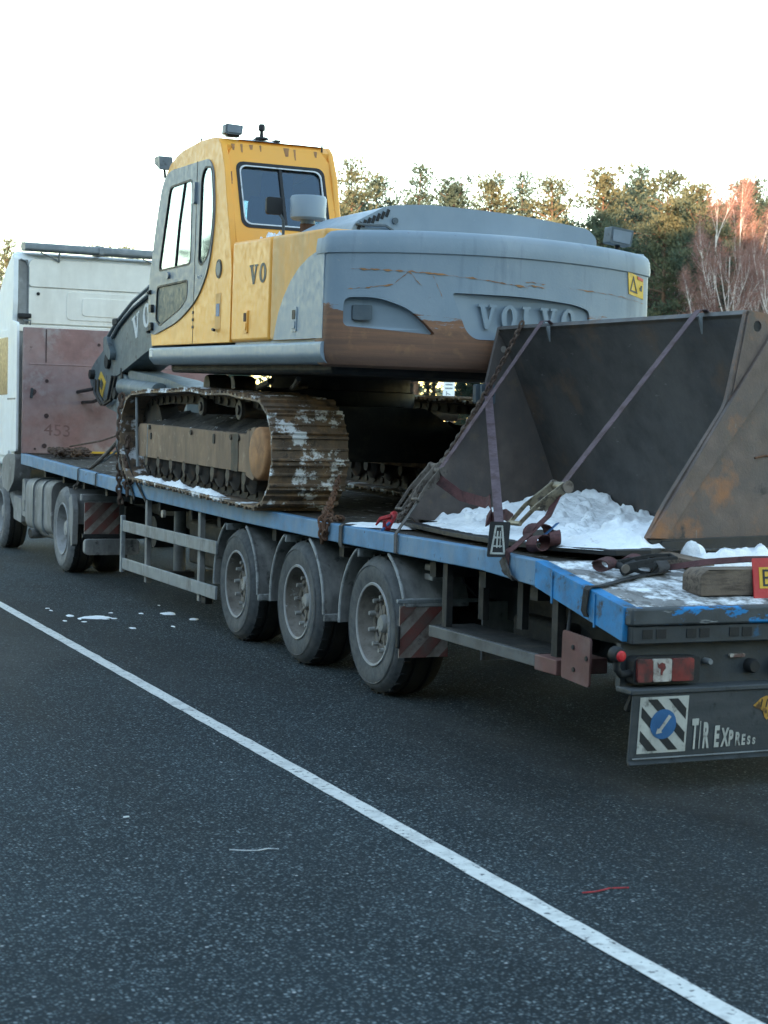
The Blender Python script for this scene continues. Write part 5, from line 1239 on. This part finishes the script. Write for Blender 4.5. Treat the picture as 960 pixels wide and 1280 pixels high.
# lip stiffener under the top edge and corner hole
MB().prism([(.612, 1.30), (.64, 1.325), (.655, 1.31), (.63, 1.28)], 'y', 0, BW, M=BF).build('top_lip', 'bucket_dark', BK)
MB().prism(arc(.655, 1.17, .022, 0, 360, 14)[:-1], 'y', .0005, .004, M=BF).build('plate_hole', 'stripe_white', BK)
for w_ in (.55, 1.93):
    MB().prism([(.60, 1.30), (.605, 1.20), (.57, 1.30)], 'y', w_, w_+.012, M=BF).build('lip_gusset', 'grey_trim', BK)
MB().prism(rrect(.455, .565, .80, .93, .015), 'y', -.06, -.024, M=BF).build('hook_plate', 'dark_grey_paint', BK, bevel=.01)
MB().prism(rrect(.47, .585, .80, .93, .015), 'y', .0, .02, M=BF).build('hook_plate', 'dark_grey_paint', BK, bevel=.01)
MB().prism(arc(.555, .865, .016, 0, 360, 12)[:-1], 'y', .0195, .023, M=BF).build('hook_slot', 'black_rubber', BK)
# curved cutting edge: a flat blade that bulges past the side plates
lipw = [(.40, .24), (.34, .26), (.26, -.2), (.175, -.75), (.145, -1.2), (.15, -1.55), (.22, -1.95), (.40, -2.30), (.62, -2.30), (.76, -2.18), (.85, -2.05), (1.3, -1.9), (1.0, .15)]
lp = [(x-Bo.x, y-Bo.y) for x, y in lipw]
MB().prism(lp, 'z', -.020, .010).build('cutting_edge', 'cutting_edge', BK, bevel=.004)
# weld beads and scuffs on the outer side
for pts in ([(.72, .50), (.80, .515), (.86, .51)], [(.95, .36), (1.05, .40), (1.15, .44)]):
    MB().tube([BF @ Vector((a, BW+.03, b)) for a, b in pts], .006, 5).build('weld_bead', 'rust_steel', BK)

# snow lying in the bucket mouth
sn = MB(); vs = []; fs = []; na, nb_ = 240, 140
def lip_x(y):
    pts = [(.26, .34), (-.2, .26), (-.75, .175), (-1.2, .145), (-1.55, .15), (-1.95, .22), (-2.30, .40)]
    for (ya, xa), (yb, xb) in zip(pts, pts[1:]):
        if yb <= y <= ya: return xa+(xb-xa)*(ya-y)/(ya-yb)
    return .34 if y > 0 else .40
for i in range(na+1):
    w_ = -.02+(BW+.10)*i/na
    base = Bo+Ba*w_
    for j in range(nb_+1):
        v = j/nb_
        # start a little behind the blade's edge, end against the back wall
        y_e = base.y; x0 = lip_x(y_e)+.03+.03*noise.noise((w_*5, 3, 0))
        n0 = (x0-base.x)/Bn.x
        d = n0+(1.13-n0)*v
        p = base+Bn*d
        e = min(1, v*5.0, (1-abs(2*i/na-1))*14+.12)
        hgt = .030+.060*v+.14*v*math.exp(-((w_-.38)/.34)**2)+.07*math.exp(-((w_-2.02)/.16)**2-((v-.33)/.14)**2)
        hgt -= .05*math.exp(-((w_-1.5)/.3)**2)*v
        nz = .024*noise.noise((p.x*3.0, p.y*3.0, 0))+.018*noise.noise((p.x*8, p.y*8, 2))+.012*noise.noise((p.x*18, p.y*18, 4))+.009*noise.noise((p.x*37, p.y*37, 6))
        lq = max(0, noise.noise((p.x*10, p.y*10, 7))-.22); lump = min(.030, lq*.18)
        if w_ > BW-.02 and d > .02: hgt = -.03; nz *= .2; lump = 0
        vs.append((p.x-Bo.x, p.y-Bo.y, (p.z*0)+.010+e*(hgt+nz+lump)-.006))
for i in range(na):
    for j in range(nb_): fs.append((i*(nb_+1)+j, i*(nb_+1)+j+1, (i+1)*(nb_+1)+j+1, (i+1)*(nb_+1)+j))
sn.add(vs, fs)
so = sn.build('snow_pile', 'snow', loc=Bo, ang=80)
tag(so, 'heap of lumpy snow lying in the mouth of the loader bucket', 'snow')
def lump_patch(name, label, c, sx, sy, h, seed, group=None, m='snow', n=22, rz=0):
    """low mound with a ragged outline"""
    mb = MB(); vs = [(0, 0, h)]; fs = []; rings = 8
    for r in range(1, rings+1):
        for k in range(n):
            a = 2*math.pi*k/n; q = r/rings*(1+.55*noise.noise((math.cos(a)*1.4+seed, math.sin(a)*1.4, seed))+.25*noise.noise((math.cos(a)*4+seed, math.sin(a)*4, 1)))
            vs.append((q*sx*math.cos(a), q*sy*math.sin(a), max(0, h*math.sqrt(max(0, 1-(r/rings)**2))*(1+.5*noise.noise((q*sx*math.cos(a)*14, q*sy*math.sin(a)*14, seed)))) if r < rings else 0))
    for k in range(n):
        l = (k+1) % n; fs.append((0, 1+k, 1+l))
        for r in range(rings-1): fs.append((1+r*n+k, 1+(r+1)*n+k, 1+(r+1)*n+l, 1+r*n+l))
    mb.add(vs, fs); o = mb.build(name, m, loc=c, rot=(0, 0, rz), ang=80)
    return tag(o, label, 'snow', group)
lump_patch('snow_lump', 'row of snow clods along the foot of the bucket side plate', (1.25, -2.26, 1.0), .42, .05, .10, 4, rz=.17)
lump_patch('snow_lump', 'small snow clod beside the wooden wedge under the bucket corner', (.93, -2.22, 1.02), .07, .06, .11, 8)
lump_patch('snow_patch', 'thin snow on the deck in front of the red hook', (.30, .35, 1.052), .22, .32, .02, 2.2, rz=.4)
lump_patch('clod', 'dark clod of muddy grit on the snow beside the ratchet', (.42, -1.52, 1.115), .10, .13, .035, 5, m='mud')['category'] = 'mud'

# ------------------------------------------------------------------ chains
def chain_mesh(pts, link=.042, r=.0065):
    """elongated rings, every second one turned a quarter"""
    pts = [Vector(p) for p in pts]; cum_ = [0]
    for a, b in zip(pts, pts[1:]): cum_.append(cum_[-1]+(b-a).length)
    mb = MB(); step = link*.72; k = 0; s = 0
    while s < cum_[-1]:
        i = max(j for j in range(len(pts)-1) if cum_[j] <= s); t = (s-cum_[i])/max(1e-6, cum_[i+1]-cum_[i])
        c = pts[i].lerp(pts[i+1], t); d = (pts[i+1]-pts[i]).normalized()
        ref = Vector((0, 0, 1)) if abs(d.z) < .85 else Vector((1, 0, 0))
        u = d.cross(ref).normalized(); v = d.cross(u)
        a, b = (u, v) if k % 2 else (v, u)
        ring = []
        for q in range(10):
            an = 2*math.pi*q/10; ring.append(c+d*(link*.5*math.cos(an))+a*(link*.30*math.sin(an)))
        mb.tube(ring, r, 5, closed=True)
        s += step; k += 1
    return mb
def sag(a, b, drop, n=8):
    a, b = Vector(a), Vector(b)
    return [a.lerp(b, i/n)-Vector((0, 0, drop*4*(i/n)*(1-i/n))) for i in range(n+1)]
o = chain_mesh(sag((1.03, -.03, 2.41), (.33, .30, 1.10), .10), .046, .0075).build('lashing_chain', 'chain_rust', loc=(0, 0, 0)); tag(o, 'long rusty chain slanting from the bucket top lip down to the red hook', 'chain')
o = chain_mesh(sag((.90, .16, 2.0), (.30, .22, 1.13), .05), .046, .0075).build('lashing_chain', 'chain_dirty'); tag(o, 'second chain running beside the long one below the hook plate', 'chain')
# bundle of rusty chain hanging over the beam behind the track
m = chain_mesh([(.20, 1.15, 1.22), (.10, 1.0, 1.15), (.02, .86, 1.10), (-.02, .82, 1.06), (-.022, .80, .97), (-.01, .82, .92)], .06, .010)
m2 = chain_mesh([(.12, 1.02, 1.14), (.04, .90, 1.12), (.06, .78, 1.075), (-.02, .70, 1.065), (-.025, .72, .99), (-.02, .74, .955), (-.025, .80, 1.03)], .055, .009); m.add(m2.v, m2.f)
m3 = chain_mesh([(.30, 1.3, 1.34), (.14, 1.05, 1.16), (.10, .95, 1.085), (.16, .90, 1.075), (.10, .84, 1.08)], .055, .009); m.add(m3.v, m3.f)
tag(m.build('lashing_chain', 'rust_steel'), 'bundle of heavy rusty chain hung over the beam behind the left track', 'chain')
m = chain_mesh([(-.08, 5.98, 1.95), (-.10, 5.97, 1.6), (-.06, 5.95, 1.3), (-.03, 5.93, 1.16), (-.03, 5.9, 1.02)], .085, .014)
m2 = chain_mesh([(.0, 6.12, 1.72), (-.06, 6.10, 1.45), (-.035, 6.2, 1.2), (-.03, 6.22, 1.05), (-.01, 6.2, .90)], .08, .013); m.add(m2.v, m2.f)
m3 = chain_mesh([(-.05, 5.84, 1.55), (-.07, 5.80, 1.3), (-.035, 5.78, 1.15), (.0, 5.9, 1.14), (-.03, 6.05, 1.12)], .07, .012); m.add(m3.v, m3.f)
m4 = chain_mesh([(.10, 6.2, 1.9), (.02, 6.14, 1.6), (.02, 6.05, 1.3), (.05, 6.0, 1.16)], .08, .013); m.add(m4.v, m4.f)
tag(m.build('lashing_chain', 'chain_rust'), 'tangle of dark chains hung over the beam at the front of the left track', 'chain')
for y0, y1 in ((5.35, 5.80), (5.75, 6.12)):
    o = MB().strap([(-.10, y1, 1.50), (-.04, y1-.10, 1.22), (-.015, y1-.30, 1.08), (-.012, y0-.05, .98)], (0, 1, .2), .035, .006).build('lashing_strap', 'strap_black'); tag(o, 'black strap slanting over the beam below the chain tangle, %s one' % ('rear' if y0 < 5.5 else 'front'), 'strap')
o = MB().tube([(-.06, 5.50, 1.95), (-.06, 5.48, 1.62), (-.05, 5.47, 1.30)], .014, 8).build('steel_bar', 'galvanised'); tag(o, 'thin upright steel bar at the front of the left track', 'bar')
o = MB().tube([(-.06, 6.2, 1.95), (-.07, 6.15, 1.5), (-.05, 6.1, 1.25)], .011, 8).build('steel_bar', 'galvanised'); tag(o, 'thin upright steel rod among the chains ahead of the track', 'bar')
# load binder slung above the front deck, and its rope
bd = thing('load_binder', 'lever load binder slung between deck and machine before the headboard', 'load binder', (.15, 7.9, 1.2))
MB().tube([(-.02, .10, .02), (.08, -.15, .18), (.16, -.35, .33)], .022, 8).build('binder_body', 'chain_dirty', bd)
MB().tube([(-.02, .12, .02), (.10, -.10, .12), (.20, -.30, .26)], .014, 8).build('binder_lever', 'galvanised', bd)
for pts in ([(-.16, .25, -.20), (-.10, .2, -.06), (-.02, .10, .02)], [(.16, -.35, .33), (.30, -.7, .5), (.45, -1.2, .7)]):
    mb = chain_mesh(pts, .06, .010); mb.build('binder_chain', 'chain_dirty', bd)
o = MB().tube([(.25, 9.6, 1.42), (.45, 8.9, 1.50), (.60, 8.2, 1.62), (.75, 7.4, 1.80)], .010, 6).build('wire_rope', 'chain_rust'); tag(o, 'thin wire rope running from the headboard foot to the machine', 'rope')
rg = random.Random(4); gp_ = []
for i in range(46):
    a = i*.9; rr = .10+.14*rg.random(); gp_.append((.45+rr*math.cos(a)*1.1, 10.45+rr*math.sin(a)*1.4, 1.29+.10*rg.random()*(1-rr*2)+.02))
tag(chain_mesh(gp_, .085, .014).build('chain_heap', 'chain_rust'), 'small heap of rusty chain on the deck by the headboard', 'chain')

# ------------------------------------------------------------------ lashing straps
def band(y, label, m='strap_grey', w=.045):
    zt, zb = deck_z(y), deck_z(y)-.13
    o = MB().strap([(.16, y, zt+.006), (.0, y, zt+.006), (-.012, y, zt-.004), (-.014, y, zb+.01), (-.006, y, zb-.012), (.08, y, zb-.016)], (0, 1, 0), w, .006).build('lashing_band', m)
    return tag(o, label, 'strap', 'bands round the side beam')
band(.48, 'dark webbing band round the beam just behind the rusty chain', 'strap_grey', .05)
band(8.05, 'front of two thin dark bands round the beam near the truck', 'strap_black', .03)
band(7.25, 'rear of two thin dark bands round the beam near the truck', 'strap_black', .03)
def ratchet(parent, p0, p1, wd, s=1.0, m='ratchet_metal'):
    """long-handled ratchet buckle from p0 (spindle end) to p1"""
    p0, p1, wd = Vector(p0), Vector(p1), Vector(wd).normalized(); d = p1-p0; nn = d.normalized().cross(wd)
    for k in (-1, 1):
        o = wd*(.032*s*k)
        MB().strap([p0+o, p0+d*.35+o+nn*.012, p0+d*.55+o], nn, .045*s, .005).build('ratchet_cheek', m, parent)
        MB().strap([p0+o*1.15+nn*.018*s, p0+d*.6+o*1.15+nn*.03*s, p1+o*1.0+nn*.02*s], nn, .018*s, .006).build('ratchet_handle', m, parent)
    MB().cyl(p0-wd*.045*s, p0+wd*.045*s, .019*s, 12).build('ratchet_spindle', m, parent)
    MB().cyl(p0-wd*.050*s, p0-wd*.040*s, .026*s, 14).build('ratchet_wheel', 'chain_dirty', parent)
    MB().cyl(p0+wd*.040*s, p0+wd*.050*s, .026*s, 14).build('ratchet_wheel', 'chain_dirty', parent)
    MB().cyl(p1-wd*.038*s+nn*.02*s, p1+wd*.038*s+nn*.02*s, .010*s, 8).build('ratchet_grip', m, parent)
    MB().cyl(p0+d*.55-wd*.036*s, p0+d*.55+wd*.036*s, .009*s, 8).build('ratchet_pin', m, parent)
YD = (.166, -.986, 0)
# strap from the lip near the machine down to the beam
A0, A1 = Vector((1.035, -.30, 2.418)), Vector((-.005, -.42, 1.068))
SA = thing('lashing_strap', 'grey mauve strap from bucket lip to the beam beside the red hook', 'strap', A1)
def loc(P, o): return [Vector(p)-o for p in P]
MB().strap(loc([(1.16, -.31, 2.36), (1.08, -.30, 2.42), A0, A0.lerp(A1, .30), A0.lerp(A1, .62), A0.lerp(A1, .72)], A1), YD, .040, .004).build('webbing', 'strap_mauve', SA)
MB().strap(loc([A0.lerp(A1, .84), A0.lerp(A1, .93), A1, (-.014, -.42, 1.05), (-.014, -.42, .94), (.03, -.42, .925)], A1), (0, 1, 0), .040, .005).build('lower_webbing', 'strap_grey', SA)
ratchet(SA, A0.lerp(A1, .72)-A1, A0.lerp(A1, .86)-A1, YD, 1.1, 'chain_dirty')
ratchet(SA, A0.lerp(A1, .70)-A1+Vector((.0, .10, 0)), A0.lerp(A1, .93)-A1+Vector((.03, .16, .03)), YD, 1.0, 'chain_dirty')
MB().strap(loc([A0.lerp(A1, .74)+Vector((0, -.02, -.02)), (.36, -.55, 1.30), (.38, -.85, 1.27), (.30, -1.05, 1.30), (.28, -1.12, 1.24), (.30, -1.02, 1.17), (.36, -.98, 1.19), (.33, -1.20, 1.22), (.30, -1.34, 1.20)], A1), (.1, 0, 1), .065, .006).build('loose_tail', 'strap_maroon', SA)
# red hook at the deck edge
HK = thing('chain_hook', 'red painted claw hook at the deck edge below the slanting chain', 'hook', (.10, -.02, 1.05))
MB().tube([(.12, .18, .10), (.10, .10, .10), (.06, .04, .085), (.03, .03, .04), (.01, .0, .015), (-.03, -.04, .02), (-.04, -.05, .07)], [.015, .022, .024, .022, .02, .016, .008], 8).build('hook_body', 'hook_red', HK)
MB().tube([(.04, .02, .09), (-.01, .08, .07), (-.03, .10, .03)], [.016, .014, .006], 7).build('hook_tongue', 'hook_red', HK)
MB().tube([(-.06, -.07, .01), (-.02, -.03, .025), (.02, .0, .05)], .010, 6).build('hook_pin', 'sticker_blue', HK)
# strap from the lip near the tail to the beam, with a big ratchet
B0, B1 = Vector((1.285, -1.675, 2.420)), Vector((-.005, -1.90, 1.062))
SB = thing('lashing_strap', 'mauve strap from the middle of the bucket lip to the brass ratchet', 'strap', B1)
MB().strap(loc([(1.40, -1.68, 2.36), (1.33, -1.675, 2.425), B0, B0.lerp(B1, .35), B0.lerp(B1, .74)], B1), YD, .046, .004).build('webbing', 'strap_mauve', SB)
ratchet(SB, B0.lerp(B1, .745)-B1, B0.lerp(B1, .93)-B1+Vector((.02, .12, .03)), YD, 1.35)
MB().strap(loc([B0.lerp(B1, .75)+Vector((0, 0, -.02)), B0.lerp(B1, .84)+Vector((.02, -.03, -.03)), B0.lerp(B1, .92)+Vector((0, .0, -.03)), B1+Vector((.02, 0, .02)), (-.012, -1.88, 1.06), (-.014, -1.86, .95), (.02, -1.86, .915)], B1), YD, .05, .005).build('lower_webbing', 'strap_maroon', SB)
def loop(parent, o, c, r, w, m, turns=1.2, ax=(.3, -.95, 0), sq=.6):
    pts = []; axv = Vector(ax).normalized(); side_ = Vector((0, 0, 1)).cross(axv).normalized()
    for i in range(int(18*turns)+1):
        a = 2*math.pi*i/18; rr = r*(1-.03*i/18)
        pts.append(Vector(c)-o+side_*(rr*math.cos(a))+Vector((0, 0, 1))*(rr*sq*math.sin(a))+axv*(.01*i/18))
    MB().strap(pts, axv, w, .005).build('loose_loop', m, parent)
loop(SB, B1, (.19, -1.84, 1.155), .085, .07, 'strap_maroon'); loop(SB, B1, (.13, -1.95, 1.105), .095, .06, 'strap_maroon', 1.3, (.6, -.8, .2), .45); loop(SB, B1, (.24, -1.93, 1.13), .055, .06, 'strap_maroon', 1.0, (.9, -.4, .3), .7)
MB().strap(loc([(.30, -1.86, 1.21), (.24, -1.88, 1.17), (.20, -1.90, 1.15)], B1), (.2, 1, 0), .03, .004).build('blue_tag', 'sticker_blue', SB)
# strap from the hook plate to the beam with a black pad
C0, C1 = Vector((.865, .10, 1.955)), Vector((-.008, -1.80, 1.075))
SC = thing('lashing_strap', 'violet strap from the bucket hook plate to the black pad on the beam', 'strap', C1)
MB().strap(loc([(.89, .13, 2.02), C0, C0.lerp(C1, .5), C0.lerp(C1, .93)], C1), (.8, .1, .2), .052, .004).build('webbing', 'strap_mauve', SC)
padf = frame(Vector((.93, -.36, 0)), Vector((.10, .10, 1)), (0, 0, 0))
PD = MB().prism(round_poly([(-.055, -.11), (.055, -.11), (.060, .08), (-.050, .08)], .012), 'z', -.006, .012, M=Matrix.Translation((-.035, -.03, .06)) @ padf).build('corner_pad', 'strap_black', SC)
Mp = Matrix.Translation((-.035, -.03, .06)) @ padf
for poly in ([(-.040, -.095), (.042, -.095), (.040, -.085), (-.036, -.085)], [(-.040, -.095), (-.030, -.095), (-.012, .06), (-.022, .06)], [(.032, -.095), (.042, -.095), (.020, .06), (.010, .06)], [(-.020, .05), (.018, .05), (.018, .06), (-.020, .06)], [(-.020, -.01), (.016, -.01), (.016, .0), (-.020, .0)], [(-.010, -.06), (-.002, -.06), (-.002, .03), (-.010, .03)], [(.008, -.06), (.014, -.06), (.012, .03), (.006, .03)], [(-.026, -.055), (.022, -.055), (.022, -.047), (-.026, -.047)]):
    MB().prism(poly, 'z', .012, .014, M=Mp).build('pad_print', 'sticker_white', PD)
MB().strap(loc([(-.016, -1.83, 1.02), (-.022, -1.88, .97), (-.018, -1.95, .925), (.01, -1.96, .912)], C1), (0, 1, .2), .060, .006).build('lower_webbing', 'strap_grey', SC)
# strap across the tail with a crumpled bundle
SD = thing('lashing_strap', 'dark crumpled strap lying across the sloping tail and over its edge', 'strap', (0, -2.70, .93))
oD = Vector((0, -2.70, .93))
MB().strap(loc([(.62, -2.45, .995), (.42, -2.52, .985), (.25, -2.60, .968), (.10, -2.68, .952), (.0, -2.71, .950), (-.016, -2.715, .938), (-.018, -2.70, .83), (.0, -2.70, .80)], oD), [(.3, 1, 0)]*4+[(0, 1, 0)]*4, .05, .006).build('webbing', 'strap_black', SD)
for c, r, w_, ax, m in (((.24, -2.45, 1.035), .055, .07, (.9, .3, .2), 'strap_maroon'), ((.36, -2.48, 1.02), .06, .06, (.9, -.2, .3), 'strap_black'), ((.48, -2.44, 1.025), .07, .05, (.8, .4, .1), 'strap_black'), ((.56, -2.46, 1.02), .06, .06, (.9, -.1, .2), 'strap_grey'), ((.45, -2.38, 1.045), .05, .06, (.9, .5, .3), 'strap_maroon')):
    loop(SD, oD, c, r, w_, m, 1.25, ax, .55)
ratchet(SD, Vector((.30, -2.52, 1.03))-oD, Vector((.62, -2.50, 1.06))-oD, (0, 1, .2), .9, 'strap_black')
MB().strap(loc([(.60, -2.50, 1.02), (.74, -2.64, 1.06), (.86, -2.80, 1.085), (1.10, -2.86, 1.09)], oD), (.3, .6, .7), .038, .004).build('strap_end', 'strap_maroon', SD)

# ------------------------------------------------------------------ timber and the warning board on the tail
zt = deck_z(-2.8)
WB = MB().prism(round_poly([(.52, 0), (1.02, 0), (1.02, .13), (.56, .13), (.52, .10)], .012, 2), 'y', -2.90, -2.74).build('wooden_block', 'old_wood', loc=(0, 0, zt-.012), bevel=.006); tag(WB, 'weathered squared timber block behind the red and yellow board', 'timber')
o = MB().prism([(0, 0), (.34, 0), (.34, .075), (.02, .03)], 'x', -.07, .07).build('wooden_wedge', 'old_wood', loc=(.86, -2.46, 1.02), rot=(-.05, 0, .3), bevel=.005); tag(o, 'flat brown wooden wedge pushed under the bucket corner', 'timber')
BS = thing('warning_board', 'red and yellow board with a black letter B standing at the tail', 'sign', (.82, -2.93, .895), (R(-8), 0, 0))
MB().prism(round_poly([(0, 0), (.62, 0), (.62, .215), (.0, .205)], .006, 2), 'y', 0, .008).build('board', 'sign_red', BS, bevel=.001)
MB().prism([(.035, .055), (.585, .055), (.585, .165), (.035, .16)], 'y', -.002, .0).build('yellow_field', 'sign_yellow', BS)
text_mesh('letter', 'B', .13, 'sticker_black', BS, frame((1, 0, 0), (0, 0, 1), (.045, -.0028, .065)), .0006, 1.0, .95)

# ------------------------------------------------------------------ litter and snow on the road
for i, (x, y, sx, sy, lab) in enumerate(((-.67, 4.45, .14, .10, 'white scrap of snow on the road nearest the edge line'), (.03, 4.62, .07, .09, 'small scrap of snow on the road beside the side guard'), (.12, 4.15, .04, .05, 'tiny snow crumb on the road below the side guard'), (-.86, 4.62, .04, .05, 'tiny snow crumb between the edge line and the larger scrap'))):
    lump_patch('snow_patch', lab, (x, y, .001), sx, sy, .012, i*2.1+1)
rc_ = random.Random(12)
for i in range(12):
    lump_patch('snow_crumb', 'tiny crumb of snow scattered on the road beside the side guard', (rc_.uniform(-1.0, .15), rc_.uniform(3.6, 5.4), .001), rc_.uniform(.012, .03), rc_.uniform(.015, .05), .006, i*1.7, 'snow crumbs on the road', n=12)
o = MB().tube([(0, 0, .006), (.05, -.01, .008), (.13, .02, .006), (.20, .0, .007)], .003, 6).build('red_stick', 'hook_red', loc=(-1.04, -4.47, 0)); tag(o, 'thin red stick lying on the asphalt right of the edge line', 'litter')
o = MB().tube([(0, .05, .004), (.05, .02, .004), (.10, 0, .005), (.15, .02, .004), (.19, .0, .004)], .0022, 5).build('white_string', 'letter_white', loc=(-2.07, -3.52, 0)); tag(o, 'short white string lying on the asphalt left of the edge line', 'litter')
o = MB().prism(round_poly([(0, 0), (.03, .005), (.028, .016), (.004, .012)], .004, 2), 'z', .001, .005).build('paper_scrap', 'letter_white', loc=(-2.33, -2.81, 0)); tag(o, 'tiny white paper scrap lying on the asphalt at the left', 'litter')
